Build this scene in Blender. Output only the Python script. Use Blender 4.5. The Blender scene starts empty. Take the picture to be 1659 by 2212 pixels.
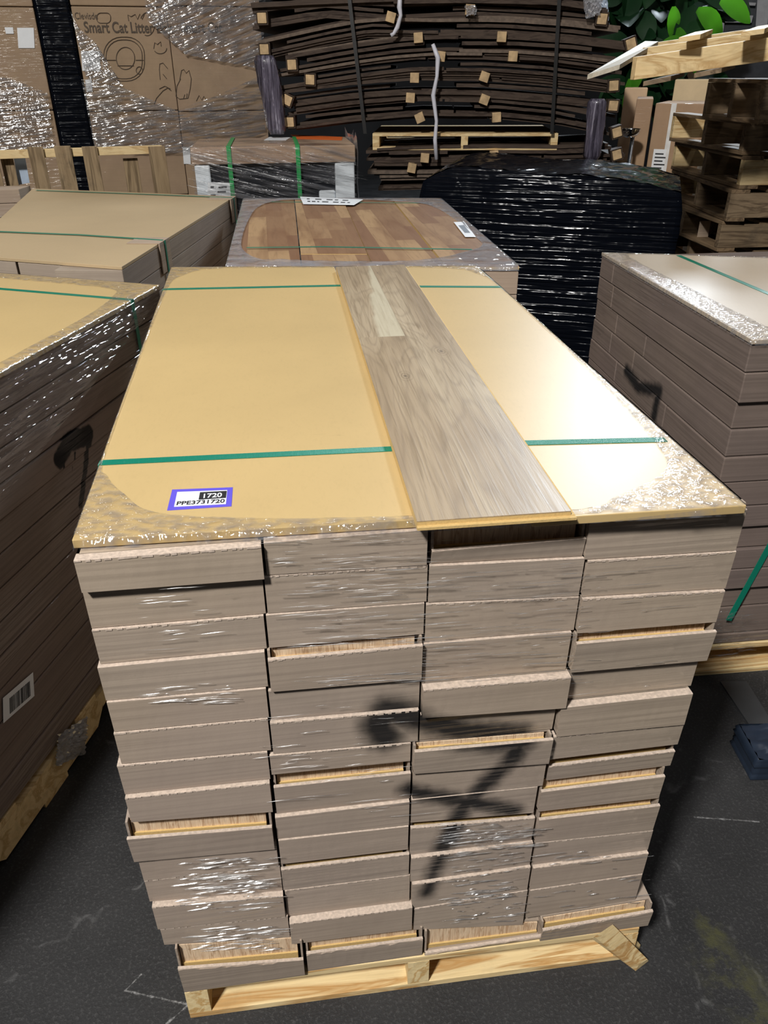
import bpy, math, random
from mathutils import Vector, Matrix
random.seed(7)
SC = bpy.context.scene
COL = SC.collection
V = Vector
# ------------------------------------------------------------------ camera
PITCH, YAW, ROLL, CH, FPX = .5184, .1372, -.0057, 1.5134, 1665.0
cy_, sy_ = math.cos(YAW), math.sin(YAW)
FW = V((sy_*math.cos(PITCH), cy_*math.cos(PITCH), -math.sin(PITCH)))
r0 = V((cy_, -sy_, 0)); u0 = r0.cross(FW)
RT = r0*math.cos(ROLL)+u0*math.sin(ROLL); UP = -r0*math.sin(ROLL)+u0*math.cos(ROLL)
EYE = V((0, 0, CH))
cam = bpy.data.cameras.new('camera'); camo = bpy.data.objects.new('camera', cam); COL.objects.link(camo)
camo.matrix_world = Matrix(((RT.x, UP.x, -FW.x, 0), (RT.y, UP.y, -FW.y, 0), (RT.z, UP.z, -FW.z, CH), (0, 0, 0, 1)))
cam.sensor_fit = 'HORIZONTAL'; cam.sensor_width = 36; cam.lens = FPX/1659*36; cam.clip_start = .05
SC.camera = camo

# surveying helpers: a sight line through a photo point, met with a plane of the place
def ray(u, v): return RT*((u-829.5)/FPX)+UP*((1106-v)/FPX)+FW
def atz(u, v, z): d = ray(u, v); return EYE+d*((z-CH)/d.z)
def aty(u, v, y): d = ray(u, v); return EYE+d*(y/d.y)
def atd(u, v, D): d = ray(u, v); return EYE+d*(D/math.hypot(d.x, d.y))
def onp(u, v, a, b):
    n = V((b[1]-a[1], -(b[0]-a[0]), 0)); d = ray(u, v)
    return EYE+d*((n.x*a[0]+n.y*a[1])/(n.x*d.x+n.y*d.y))

# ------------------------------------------------------------------ mesh helpers
class MB:
    def __init__(s): s.v = []; s.f = []; s.m = []
    def add(s, vs, fs, m=0):
        n = len(s.v); s.v += [V(p) for p in vs]
        for f in fs: s.f.append([i+n for i in f]); s.m.append(m)
        return s
    def hexa(s, b, t, m=0):      # b,t : 4 bottom and 4 top corners
        return s.add(list(b)+list(t), [(3,2,1,0),(4,5,6,7),(0,1,5,4),(1,2,6,5),(2,3,7,6),(3,0,4,7)], m)
    def box(s, lo, hi, m=0):
        x0,y0,z0 = lo; x1,y1,z1 = hi
        return s.hexa([(x0,y0,z0),(x1,y0,z0),(x1,y1,z0),(x0,y1,z0)], [(x0,y0,z1),(x1,y0,z1),(x1,y1,z1),(x0,y1,z1)], m)
    def slab(s, quad, d, m=0):   # quad extruded by vector d
        q = [V(p) for p in quad]; d = V(d)
        return s.hexa(q, [p+d for p in q], m)
    def beam(s, a, b, side, up, m=0):  # bar from a to b, cross-section side x up (corner at a)
        a, b, side, up = V(a), V(b), V(side), V(up)
        return s.hexa([a, a+side, b+side, b], [a+up, a+side+up, b+side+up, b+up], m)
    def obox(s, c, ax, ay, az, m=0):  # centre + half axes
        c, ax, ay, az = V(c), V(ax), V(ay), V(az)
        return s.hexa([c-ax-ay-az, c+ax-ay-az, c+ax+ay-az, c-ax+ay-az], [c-ax-ay+az, c+ax-ay+az, c+ax+ay+az, c-ax+ay+az], m)
    def tube(s, pts, r, n=8, m=0):
        pts = [V(p) for p in pts]; rings = []
        for i, p in enumerate(pts):
            t = (pts[min(i+1, len(pts)-1)]-pts[max(i-1, 0)]).normalized()
            a = t.cross(V((.3, .9, .2))).normalized(); b = t.cross(a)
            rr = r[i] if isinstance(r, (list, tuple)) else r
            rings.append([p+(a*math.cos(k*2*math.pi/n)+b*math.sin(k*2*math.pi/n))*rr for k in range(n)])
        vs = [q for g in rings for q in g]
        fs = [(i*n+k, i*n+(k+1) % n, (i+1)*n+(k+1) % n, (i+1)*n+k) for i in range(len(pts)-1) for k in range(n)]
        fs += [tuple(range(n))[::-1], tuple(len(vs)-n+k for k in range(n))]
        return s.add(vs, fs, m)
    def ribbon(s, pts, w, up, t, m=0):  # flat band following pts
        pts = [V(p) for p in pts]; w = V(w)
        n = len(pts)
        for i in range(n-1):
            a, b = pts[i], pts[i+1]
            u1 = V(up[i]) if isinstance(up, list) else V(up)
            u2 = V(up[i+1]) if isinstance(up, list) else V(up)
            s.hexa([a-w, a+w, b+w, b-w], [a-w+u1*t, a+w+u1*t, b+w+u2*t, b-w+u2*t], m)
        return s
def prop(o, label=None, cat=None, group=None, kind=None):
    if label: o['label'] = label
    if cat: o['category'] = cat
    if group: o['group'] = group
    if kind: o['kind'] = kind
    return o
def obj(name, mb, mats, parent=None, label=None, smooth=False, bevel=0, base=None):
    me = bpy.data.meshes.new(name)
    lo = [min(p[i] for p in mb.v) for i in range(3)]; hi = [max(p[i] for p in mb.v) for i in range(3)]
    if parent is not None:
        off = V((0,0,0)); q = parent
        while q: off += q.location; q = q.parent
        loc = V((0,0,0))
    else:
        off = V(base) if base else V(((lo[0]+hi[0])/2, (lo[1]+hi[1])/2, lo[2])); loc = off
    me.from_pydata([p-off for p in mb.v], [], mb.f)
    for m in (mats if isinstance(mats, (list, tuple)) else [mats]): me.materials.append(m)
    for p, k in zip(me.polygons, mb.m): p.material_index = k; p.use_smooth = smooth
    me.update()
    o = bpy.data.objects.new(name, me); COL.objects.link(o); o.location = loc
    if parent is not None: o.parent = parent
    if label: o['label'] = label
    if bevel:
        b = o.modifiers.new('bevel', 'BEVEL'); b.width = bevel; b.segments = 2; b.limit_method = 'ANGLE'
    return o
def thing(name, loc, label, cat, group=None):
    o = bpy.data.objects.new(name, None); COL.objects.link(o); o.location = V(loc); o.empty_display_size = .1
    return prop(o, label, cat, group)
def text_obj(name, body, size, origin, xdir, ydir, m, parent, ext=.0004, bold=False, align='LEFT', sx=1.0):
    cu = bpy.data.curves.new(name, 'FONT'); cu.body = body; cu.size = size; cu.extrude = ext; cu.align_x = align
    if bold: cu.offset = size*.018
    tmp = bpy.data.objects.new('tmp', cu); COL.objects.link(tmp)
    bpy.context.view_layer.update()
    me = bpy.data.meshes.new_from_object(tmp.evaluated_get(bpy.context.evaluated_depsgraph_get()))
    COL.objects.unlink(tmp); bpy.data.objects.remove(tmp)
    X = V(xdir).normalized(); Y = V(ydir); Y = (Y-X*Y.dot(X)).normalized(); Z = X.cross(Y); o3 = V(origin)
    off = V((0,0,0)); q = parent
    while q: off += q.location; q = q.parent
    for vv in me.vertices: c = vv.co.copy(); vv.co = o3+X*c.x*sx+Y*c.y+Z*c.z-off
    me.materials.clear(); me.materials.append(m); me.update()
    o = bpy.data.objects.new(name, me); COL.objects.link(o); o.parent = parent
    return o

# ------------------------------------------------------------------ materials
def lin(r, g, b):
    f = lambda c: (c/255/12.92) if c/255 <= .04045 else ((c/255+.055)/1.055)**2.4
    return (f(r), f(g), f(b), 1)
class MT:
    def __init__(s, name):
        s.m = bpy.data.materials.new(name); s.m.use_nodes = True; s.t = s.m.node_tree
        s.t.nodes.clear(); s.out = s.t.nodes.new('ShaderNodeOutputMaterial')
    def n(s, typ, ins=None, out=0, **at):
        k = s.t.nodes.new('ShaderNode'+typ)
        for a, b in at.items(): setattr(k, a, b)
        for i, val in (ins or {}).items(): s.set(k.inputs[i], val)
        return k.outputs[out]
    def set(s, sock, val):
        if isinstance(val, bpy.types.NodeSocket): s.t.links.new(val, sock)
        else: sock.default_value = val
    def math(s, op, a, b=0.0, c=None, clamp=False):
        ins = {0: a, 1: b}
        if c is not None: ins[2] = c
        return s.n('Math', ins, operation=op, use_clamp=clamp)
    def vm(s, op, a, b=None, out=0, scale=None):
        k = s.t.nodes.new('ShaderNodeVectorMath'); k.operation = op; s.set(k.inputs[0], a)
        if b is not None: s.set(k.inputs[1], b)
        if scale is not None: s.set(k.inputs['Scale'], scale)
        return k.outputs[out]
    def pos(s): return s.n('NewGeometry')
    def obj(s): return s.n('TexCoord', out=3)
    def mapv(s, vec, sc=(1,1,1), rot=(0,0,0), loc=(0,0,0)): return s.n('Mapping', {0: vec, 1: loc, 2: rot, 3: sc})
    def noise(s, vec, scale=5, detail=4, rough=.5, dist=0, out=0): return s.n('TexNoise', {'Vector': vec, 'Scale': scale, 'Detail': detail, 'Roughness': rough, 'Distortion': dist}, out=out)
    def ramp(s, f, stops, interp='LINEAR'):
        k = s.t.nodes.new('ShaderNodeValToRGB'); s.set(k.inputs[0], f); r = k.color_ramp; r.interpolation = interp
        while len(r.elements) < len(stops): r.elements.new(.5)
        for e, (p, c) in zip(r.elements, stops): e.position = p; e.color = c if len(c) == 4 else (*c, 1)
        return k.outputs[0]
    def mr(s, v, a, b, c=0., d=1.): return s.n('MapRange', {0: v, 1: a, 2: b, 3: c, 4: d})
    def mix(s, f, a, b, mode='MIX'):
        k = s.t.nodes.new('ShaderNodeMix'); k.data_type = 'RGBA'; k.blend_type = mode
        s.set(k.inputs[0], f); s.set(k.inputs[6], a); s.set(k.inputs[7], b); return k.outputs[2]
    def bump(s, h, strength=.3, dist=.01): return s.n('Bump', {'Strength': strength, 'Distance': dist, 'Height': h})
    def bsdf(s, **k):
        node = s.t.nodes.new('ShaderNodeBsdfPrincipled')
        for a, b in k.items(): s.set(node.inputs[a.replace('_', ' ')], b)
        s.t.links.new(node.outputs[0], s.out.inputs[0]); return node.outputs[0]
    def strokes(s, segs, wob=.006, flat=None):
        """soft spray-paint strokes along 3D segments (a, b, core radius, soft edge)"""
        p = s.pos(); nz = s.noise(p, 60, 3); best = None
        if flat: p = s.vm('MULTIPLY', p, flat); segs = [(V([i*j for i, j in zip(a, flat)]), V([i*j for i, j in zip(b, flat)]), r, so) for a, b, r, so in segs]
        wv = s.math('MULTIPLY_ADD', nz, wob*2, -wob)
        for a, b, r, so in segs:
            ba = V(b)-V(a); pa = s.vm('SUBTRACT', p, tuple(a))
            h = s.math('MULTIPLY', s.vm('DOT_PRODUCT', pa, tuple(ba), out=1), 1/max(ba.length_squared, 1e-9), clamp=True)
            d = s.vm('LENGTH', s.vm('SUBTRACT', pa, s.vm('SCALE', tuple(ba), scale=h)), out=1)
            k = s.n('MapRange', {0: s.math('ADD', d, wv), 1: r+so, 2: r-so*.25, 3: 0., 4: 1.}, interpolation_type='SMOOTHSTEP')
            best = k if best is None else s.math('MAXIMUM', best, k)
        return best
def plain(name, c, rough=.6, metal=0, spec=.5, var=.12, sc=20):
    M = MT(name); nz = M.noise(M.obj(), sc, 4)
    col = M.mix(M.mr(nz, .3, .7), tuple(x*(1-var) for x in c[:3])+(1,), tuple(min(1, x*(1+var)) for x in c[:3])+(1,))
    M.bsdf(Base_Color=col, Roughness=rough, Metallic=metal, Specular_IOR_Level=spec, Normal=M.bump(nz, .15, .004)); return M.m

def cardboard(name, base, strokes=None, coat=.5, axis='z', bump=.8, coatrough=.10, streak=.75, horiz=(1,1,1), rot=(0,0,0), flat=None):
    """carton board with stretch film drawn tight over it: the film is the clear coat, its pleats the coat's bump"""
    M = MT(name); p = M.pos(); rnd = M.n('ObjectInfo', out=5)
    pv = M.n('Mapping', {0: p, 2: rot, 3: (1, 1, 1)}, vector_type='POINT')
    fib = M.noise(p, 260, 3, .7); blot = M.noise(p, 9, 4, .6)
    pl = M.noise(M.mapv(pv, (1.3, 1.3, 150)), 1, 5, .65, 0)      # pleats run level round the stack
    pl2 = M.noise(M.mapv(pv, (6, 6, 300)), 1, 3, .6, 0)
    c = M.mix(M.mr(blot, .3, .7), tuple(x*.9 for x in base[:3])+(1,), tuple(x*1.1 for x in base[:3])+(1,))
    c = M.mix(M.math('MULTIPLY', M.mr(pl, .44, .66), streak), c, tuple(x*.62 for x in base[:3])+(1,))
    c = M.mix(M.math('MULTIPLY', M.mr(fib, .55, .8), .25), c, tuple(x*.6 for x in base[:3])+(1,))
    c = M.mix(M.mr(rnd, 0, 1, 0, .3), c, (base[0]*1.12, base[1]*1.05, base[2]*.95, 1))
    tint = M.mr(M.noise(p, 2.1, 2, .5), .38, .62); c = M.mix(M.math('MULTIPLY', tint, .35), c, (base[0]*.92, base[1]*.88, base[2]*1.02, 1))
    if strokes: c = M.mix(M.math('MULTIPLY', M.strokes(strokes, flat=flat), .97), c, (.012, .012, .013, 1))
    h = M.math('ADD', M.noise(M.mapv(pv, (4, 4, 85)), 1, 1.5, .5, 0), M.math('MULTIPLY', M.noise(M.mapv(pv, (9, 9, 210)), 1, 1, .5, 0), .25))
    patch = M.mr(M.noise(M.mapv(p, (3, 3, 5)), 1, 3, .5), .42, .62)
    M.bsdf(Base_Color=c, Roughness=.8, Specular_IOR_Level=.15, Coat_Weight=M.math('MULTIPLY', patch, coat), Coat_Roughness=coatrough, Coat_IOR=1.6,
           Coat_Normal=M.bump(h, bump, .022), Normal=M.bump(fib, .1, .001))
    return M.m
def film(name, dens=.5, sc=(1,1,1), white=.35, rot=(0,0,0), rough=.12, bump=.9, cut=.0, milk=.25, dist=.012, gloss=.30):
    M = MT(name); p = M.mapv(M.obj(), (1,1,1), rot)
    a = M.noise(M.mapv(p, sc), 1, 2.2, .5, .25); b = M.noise(M.mapv(p, tuple(k*2.3 for k in sc)), 1, 1, .5, .2)
    h = M.math('ADD', a, M.math('MULTIPLY', b, .3)); nb = M.bump(h, bump, dist)
    fac = M.math('MULTIPLY', M.mr(a, .40+cut, .72), dens, clamp=True)
    gl = M.n('BsdfGlossy', {'Color': (1, 1, 1, 1), 'Roughness': rough*.5, 'Normal': nb})
    df = M.n('BsdfDiffuse', {'Color': (white*1.5, white*1.5, white*1.6, 1)})
    tr = M.n('BsdfTransparent', {0: (.97, .97, .97, 1)})
    ndi = M.math('ABSOLUTE', M.vm('DOT_PRODUCT', M.n('NewGeometry', out=1), M.n('NewGeometry', out=4), out=1))
    fr = M.math('MULTIPLY_ADD', M.math('POWER', M.math('SUBTRACT', 1., ndi), 5.), .5, .06)
    body = M.n('MixShader', {0: M.math('MULTIPLY', fac, milk), 1: tr, 2: df})
    mixs = M.n('MixShader', {0: M.math('ADD', M.math('MULTIPLY', fr, 1.), M.math('MULTIPLY', fac, gloss), clamp=True), 1: body, 2: gl})
    M.t.links.new(mixs, M.out.inputs[0]); return M.m
def wood(name, ca, cb, cc, along='x', sc=1.0, rough=.6, stain=0.0, bscale=1.):
    M = MT(name); s3 = {'x': (1.5, 22, 22), 'y': (22, 1.5, 22), 'z': (22, 22, 1.5)}[along]; p = M.obj()
    rnd = M.n('ObjectInfo', out=5); pp = M.vm('ADD', p, M.n('CombineXYZ', {0: M.math('MULTIPLY', rnd, 9), 1: M.math('MULTIPLY', rnd, 5), 2: rnd}))
    a = M.noise(M.mapv(pp, tuple(k*sc for k in s3)), 1, 5, .55, 1.2); b = M.noise(M.mapv(pp, tuple(k*sc*4 for k in s3)), 1, 3, .6, .3)
    c = M.ramp(a, [(.3, ca), (.5, cb), (.58, cc), (.66, cb), (.8, ca)])
    c = M.mix(M.math('MULTIPLY', M.mr(b, .45, .7), .3), c, tuple(x*.55 for x in ca[:3])+(1,))
    if stain: c = M.mix(M.math('MULTIPLY', M.mr(M.noise(pp, 6, 5, .7), .55, .75), stain), c, (.03, .028, .025, 1))
    M.bsdf(Base_Color=c, Roughness=rough, Specular_IOR_Level=.25, Normal=M.bump(M.math('ADD', a, b), .25, .003)); return M.m

KR = (.40, .33, .26, 1)
def seg3(pts, f, r, so):
    q = [f(*p) for p in pts]; return [(q[i], q[i+1], r, so) for i in range(len(q)-1)]
Y0 = .82
fF = lambda u, v: aty(u, v, Y0)
spray = (seg3([(832, 1592), (815, 1562), (838, 1536), (890, 1548)], fF, .016, .030) + seg3([(890, 1548), (1000, 1582), (1118, 1590)], fF, .015, .026)
         + seg3([(1118, 1590), (1095, 1640), (1000, 1745), (955, 1840)], fF, .010, .022) + seg3([(955, 1840), (920, 1925)], fF, .005, .024)
         + seg3([(882, 1706), (960, 1722), (1110, 1752)], fF, .009, .022))
L1a, L1b = atz(345, 615, 1.0), atz(0, 803, 1.0)
fL = lambda u, v: onp(u, v, L1a, L1b)
sprayL = (seg3([(130, 990), (150, 955), (190, 940)], fL, .022, .006) + seg3([(192, 945), (190, 1010), (178, 1090)], fL, .010, .004)
          + seg3([(138, 1000), (142, 1050)], fL, .003, .002) + seg3([(162, 980), (160, 1040)], fL, .003, .002) + seg3([(142, 1052), (160, 1042)], fL, .002, .002))
R1a, R1b = atz(1626, 735, .99), atz(1300, 545, .99)
fR = lambda u, v: onp(u, v, R1a, R1b)
sprayR = seg3([(1352, 800), (1378, 836), (1422, 845)], fR, .012, .020) + seg3([(1422, 845), (1412, 900)], fR, .011, .020)

m_card = cardboard('carton_board', KR, spray, coat=.55, flat=(1, .1, 1))
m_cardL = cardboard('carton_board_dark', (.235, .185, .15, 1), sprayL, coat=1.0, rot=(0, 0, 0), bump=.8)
m_cardR = cardboard('carton_board_grey', (.20, .157, .132, 1), sprayR, coat=.55)
m_cardL2 = cardboard('carton_board_cream', (.36, .30, .235, 1), None, coat=.3)
m_card2 = cardboard('carton_board_plain', (.42, .33, .24, 1), None, coat=.2)
m_lip = plain('torn_lit_edge', (.55, .45, .37, 1), .9, var=.2, sc=200)  # pale torn edge, with light on the upturned lip put into the colour
m_ply = wood('floor_plank_ends', (.62, .43, .27, 1), (.80, .62, .43, 1), (.50, .32, .19, 1), 'z', 5.5)
m_hdf = plain('fibreboard_core', (.60, .42, .17, 1), .75, var=.08, sc=300)
m_pine = wood('fresh_pine', (.78, .58, .29, 1), (.84, .66, .36, 1), (.52, .29, .10, 1), 'x', 1.1, stain=.25)
m_pineY = wood('fresh_pine_length', (.80, .60, .30, 1), (.88, .71, .40, 1), (.62, .38, .14, 1), 'y', .8)
m_oldw = wood('weathered_pallet_wood', (.17, .12, .075, 1), (.25, .18, .11, 1), (.11, .075, .045, 1), 'x', .8, stain=.5)
m_oldwy = wood('aged_pallet_wood', (.16, .105, .06, 1), (.24, .165, .095, 1), (.10, .065, .038, 1), 'y', .8, stain=.5)
m_oldz = wood('upright_slat_wood', (.26, .18, .10, 1), (.36, .26, .15, 1), (.16, .11, .06, 1), 'z', .8, stain=.45)
m_yelw = wood('yellow_pallet_wood', (.72, .52, .26, 1), (.80, .62, .34, 1), (.55, .36, .16, 1), 'x', .7, stain=.15)
m_white = plain('white_paper', (.82, .84, .86, 1), .5, var=.03)
m_ink = plain('black_print', (.02, .02, .022, 1), .5, var=0)
m_brownink = plain('brown_print', (.085, .06, .04, 1), .7, var=0)
m_foam = plain('white_foam', (.75, .80, .84, 1), .7, var=.04)
m_dark = plain('black_appliance', (.02, .022, .027, 1), .3)
m_purple = plain('violet_label', (.13, .10, .66, 1), .35, var=.03)
m_strand = plain('white_plastic_twine', (.6, .6, .66, 1), .4)
m_blackstrap = plain('black_strap', (.012, .012, .012, 1), .4)
m_orange = plain('orange_label', (.80, .16, .03, 1), .5, var=.05)
def strapmat(name, c):
    M = MT(name); p = M.obj(); w = M.n('TexWave', {'Vector': p, 'Scale': 170., 'Distortion': .3}, out=1, bands_direction='X')
    M.bsdf(Base_Color=M.mix(M.math('MULTIPLY', w, .35), c, tuple(x*.45 for x in c[:3])+(1,)), Roughness=.3, Specular_IOR_Level=.6, Normal=M.bump(w, .4, .001)); return M.m
m_green = strapmat('green_strap', (.004, .235, .150, 1))
m_green2 = plain('bright_green_strap', (.03, .36, .10, 1), .35)

def boardmat(name, c, rough=.42, scuff=.5):
    M = MT(name); p = M.pos()
    g = M.noise(M.mapv(p, (160, 60, 60)), 1, 3, .7); b = M.noise(p, 2.2, 4, .6); st = M.noise(M.mapv(p, (7, 26, 1)), 1, 5, .7, 1.)
    c1 = M.mix(M.mr(b, .3, .7), tuple(x*.93 for x in c[:3])+(1,), tuple(min(1, x*1.05) for x in c[:3])+(1,))
    c1 = M.mix(M.math('MULTIPLY', M.mr(g, .5, .75), .12), c1, tuple(x*.6 for x in c[:3])+(1,))
    c1 = M.mix(M.math('MULTIPLY', M.mr(st, .68, .80), scuff), c1, tuple(x*.45 for x in c[:3])+(1,))
    M.bsdf(Base_Color=c1, Roughness=rough, Specular_IOR_Level=.55, Normal=M.bump(g, .06, .0006)); return M.m
m_board = boardmat('yellow_hardboard', (.575, .415, .19, 1))
m_boardL = boardmat('tan_hardboard', (.50, .375, .22, 1), .5)
m_boardR = boardmat('pale_hardboard', (.60, .50, .38, 1), .38)

def plankmat():
    M = MT('oak_decor'); p = M.obj()   # object space: x across (0 .. .2), y along (0 .. 1.46)
    sep = M.t.nodes.new('ShaderNodeSeparateXYZ'); M.set(sep.inputs[0], p); X, Y, Z = sep.outputs
    right = M.math('GREATER_THAN', X, .0); farL = M.math('MULTIPLY', M.math('GREATER_THAN', Y, .50-.73+.27), M.math('SUBTRACT', 1., right))
    idx = M.math('ADD', right, M.math('MULTIPLY', farL, 2.))
    sh = M.n('CombineXYZ', {0: M.math('MULTIPLY', idx, 3.7), 1: M.math('MULTIPLY', idx, 1.3), 2: idx})
    q = M.vm('ADD', p, sh)
    big = M.noise(M.mapv(q, (8.5, 1.0, 1)), 1, 2.5, .45, .25)
    rings = M.math('FRACT', M.math('MULTIPLY', big, 24.)); ring = M.math('MULTIPLY', M.math('ABSOLUTE', M.math('SUBTRACT', rings, .5)), 2.)
    fine = M.noise(M.mapv(q, (170, 5, 1)), 1, 5, .65, .9)
    tone = M.noise(M.mapv(q, (9, 1.2, 1)), 1, 3, .5, .5)
    c = M.ramp(tone, [(.3, (.25, .165, .10)), (.5, (.42, .31, .21)), (.72, (.58, .47, .35))])
    c = M.mix(M.math('MULTIPLY', M.mr(ring, .55, 1.), .30), c, (.16, .105, .07, 1))
    c = M.mix(M.math('MULTIPLY', M.mr(fine, .48, .68), .6), c, (.19, .13, .085, 1))
    edge = M.math('ADD', X, M.math('MULTIPLY_ADD', M.noise(M.mapv(p, (1, 5, 1)), 1, 3), .06, -.03))
    edge = M.math('SUBTRACT', edge, M.math('MULTIPLY', M.math('SUBTRACT', Y, .04), .085))
    sap = M.math('MULTIPLY', M.mr(edge, -.066, -.056), farL)
    c = M.mix(M.math('MULTIPLY', sap, .85), c, M.mix(M.math('MULTIPLY', M.mr(fine, .5, .75), .5), (.68, .62, .50, 1), (.42, .34, .24, 1)))
    for kx, ky, r in ((.055, -.07, .016), (-.035, -.20, .014), (.01, .62, .007)):
        d = M.vm('LENGTH', M.vm('MULTIPLY', M.vm('SUBTRACT', p, (kx, ky, 0)), (1, .5, 0)), out=1)
        d = M.math('ADD', d, M.math('MULTIPLY_ADD', fine, .004, -.002))
        rr = M.math('MULTIPLY', M.math('SINE', M.math('MULTIPLY', d, 1100.)), M.mr(d, r*1.6, r*.4))
        c = M.mix(M.math('MULTIPLY', M.mr(rr, .2, .9), .6), c, (.15, .10, .06, 1))
        c = M.mix(M.math('MULTIPLY', M.mr(d, r*.35, r*.1), .7), c, (.10, .065, .04, 1))
    c = M.mix(M.mr(M.math('ABSOLUTE', X), .0008, 0., 0, .5), c, (.15, .1, .07, 1))
    c = M.mix(.2, c, (.40, .34, .27, 1)); c = M.mix(1., c, (.90, .895, .80, 1), 'MULTIPLY')
    M.bsdf(Base_Color=c, Roughness=M.mr(fine, .3, .7, .5, .34), Specular_IOR_Level=.5, Normal=M.bump(fine, .35, .0008)); return M.m
m_oak = plankmat()
def walnutmat():
    M = MT('walnut_decor'); p = M.obj(); rnd = M.n('ObjectInfo', out=5)
    q = M.vm('ADD', p, M.n('CombineXYZ', {0: M.math('MULTIPLY', rnd, 0.), 1: M.math('MULTIPLY', rnd, 3.), 2: rnd}))
    k = M.t.nodes.new('ShaderNodeTexBrick'); M.set(k.inputs['Vector'], M.mapv(q, (1, 1, 1), (0, 0, math.pi/2)))
    k.offset = .37; k.squash = 1
    for a, b in (('Color1', (0, 0, 0, 1)), ('Color2', (1, 1, 1, 1)), ('Mortar', (.2, .2, .2, 1)), ('Scale', 1.), ('Mortar Size', .0006), ('Brick Width', .42), ('Row Height', .0667)): M.set(k.inputs[a], b)
    g = M.noise(M.mapv(q, (60, 5, 1)), 1, 5, .6, 1.2); g2 = M.noise(M.mapv(q, (12, 2.5, 1)), 1, 3, .5, 1.)
    c = M.ramp(k.outputs[0], [(0, (.255, .135, .075)), (.35, (.31, .18, .095)), (.6, (.37, .225, .12)), (1, (.47, .30, .155))])
    c = M.mix(M.math('MULTIPLY', M.mr(g2, .45, .7), .6), c, (.20, .095, .045, 1)); c = M.mix(M.math('MULTIPLY', M.mr(g, .5, .7), .35), c, (.15, .075, .04, 1))
    M.bsdf(Base_Color=c, Roughness=.38, Specular_IOR_Level=.45); return M.m
m_walnut = walnutmat()
def floormat():
    M = MT('dark_floor'); p = M.pos()
    a = M.noise(p, 160, 4, .7); b = M.noise(p, 3.5, 5, .6); c3 = M.noise(p, 14, 5, .7)
    c = M.mix(M.mr(b, .3, .7), (.018, .018, .019, 1), (.035, .035, .036, 1))
    c = M.mix(M.math('MULTIPLY', M.mr(a, .52, .75), .7), c, (.10, .10, .10, 1))
    vz = M.n('TexVoronoi', {'Vector': M.mapv(M.vm('ADD', p, M.vm('SCALE', M.noise(p, 4, 3, out=1), scale=.35)), (1, 1, 1)), 'Scale': 2.1}, feature='DISTANCE_TO_EDGE')
    scr = M.math('MULTIPLY', M.mr(vz, .012, .002), M.mr(c3, .5, .62))
    c = M.mix(M.math('MULTIPLY', scr, .3), c, (.22, .22, .22, 1))
    c = M.mix(M.math('MULTIPLY', M.mr(c3, .66, .76), .35), c, (.16, .15, .14, 1))
    chalk = M.strokes([(atz(*x, 0), atz(*y, 0), .0006, .0022) for x, y in (((270, 2140), (410, 2170)), ((270, 2140), (305, 2105)), ((360, 2212), (405, 2172)), ((1500, 1765), (1640, 1775)))], .004)
    c = M.mix(M.math('MULTIPLY', chalk, M.mr(a, .35, .6, 0, .8)), c, (.35, .35, .35, 1))
    moss = M.strokes([(atz(1530, 1990, 0), atz(1560, 2080, 0), .01, .035), (atz(1560, 2080, 0), atz(1640, 2190, 0), .02, .06)], .03)
    c = M.mix(M.math('MULTIPLY', moss, M.mr(c3, .45, .6)), c, (.06, .06, .028, 1))
    M.bsdf(Base_Color=c, Roughness=M.mr(b, .3, .7, .55, .8), Specular_IOR_Level=.35, Normal=M.bump(M.math('ADD', a, c3), .5, .004)); return M.m
m_floor = floormat()

f_top = film('stretch_film_rim', 1.0, (48, 90, 4), .42, bump=1.0, rough=.14, dist=.006, milk=.2)
f_top2 = film('stretch_film_rim_back', 1.0, milk=.6, white=.42, sc=(12, 22, 4), bump=.9, rough=.18, cut=-.2)
f_side = film('stretch_film_side', .9, (5, 5, 150), .30, bump=1., rough=.10, cut=.05)
f_heavy = film('stretch_film_heavy', 1.1, (9, 9, 60), .40, rot=(0, .35, 0), bump=1., rough=.13, cut=.0)

# ------------------------------------------------------------------ cartons of the main stack
ROWN = ['topmost', 'second from the top', 'third from the top', 'fourth from the top', 'fifth from the top', 'sixth from the top', 'seventh from the top',
        'seventh from the bottom', 'sixth from the bottom', 'fifth from the bottom', 'fourth from the bottom', 'third from the bottom', 'second from the bottom', 'bottom']
def teeth_edge(mb, a, b, y, hz, n, dep, seed):
    """torn perforated lip along the top of a flap: small tabs leaning back"""
    rg = random.Random(seed); a = V(a); b = V(b); u = (b-a).normalized()
    mb.hexa([a, b, b+V((0, dep, 0)), a+V((0, dep, 0))], [a+V((0, .0006, hz*.35)), b+V((0, .0006, hz*.35)), b+V((0, dep, hz*.35)), a+V((0, dep, hz*.35))], 1)
    x = 0; L = (b-a).length; f = V((0, -.0007, 0))
    if rg.random() < .3: return
    while x < L-.004:
        w = min(rg.uniform(.003, .010), L-x); h = rg.uniform(.35, 1)*hz
        p = a+u*x; q = a+u*(x+w); mb.hexa([p+f-V((0,0,h)), q+f-V((0,0,h*.9)), q-V((0,0,h*.9)), p-V((0,0,h))], [p+f+V((0,0,hz*.3)), q+f+V((0,0,hz*.3)), q+V((0,0,hz*.3)), p+V((0,0,hz*.3))], 1)
        x += w+(rg.uniform(.002, .008) if rg.random() < .7 else 0)
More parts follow.
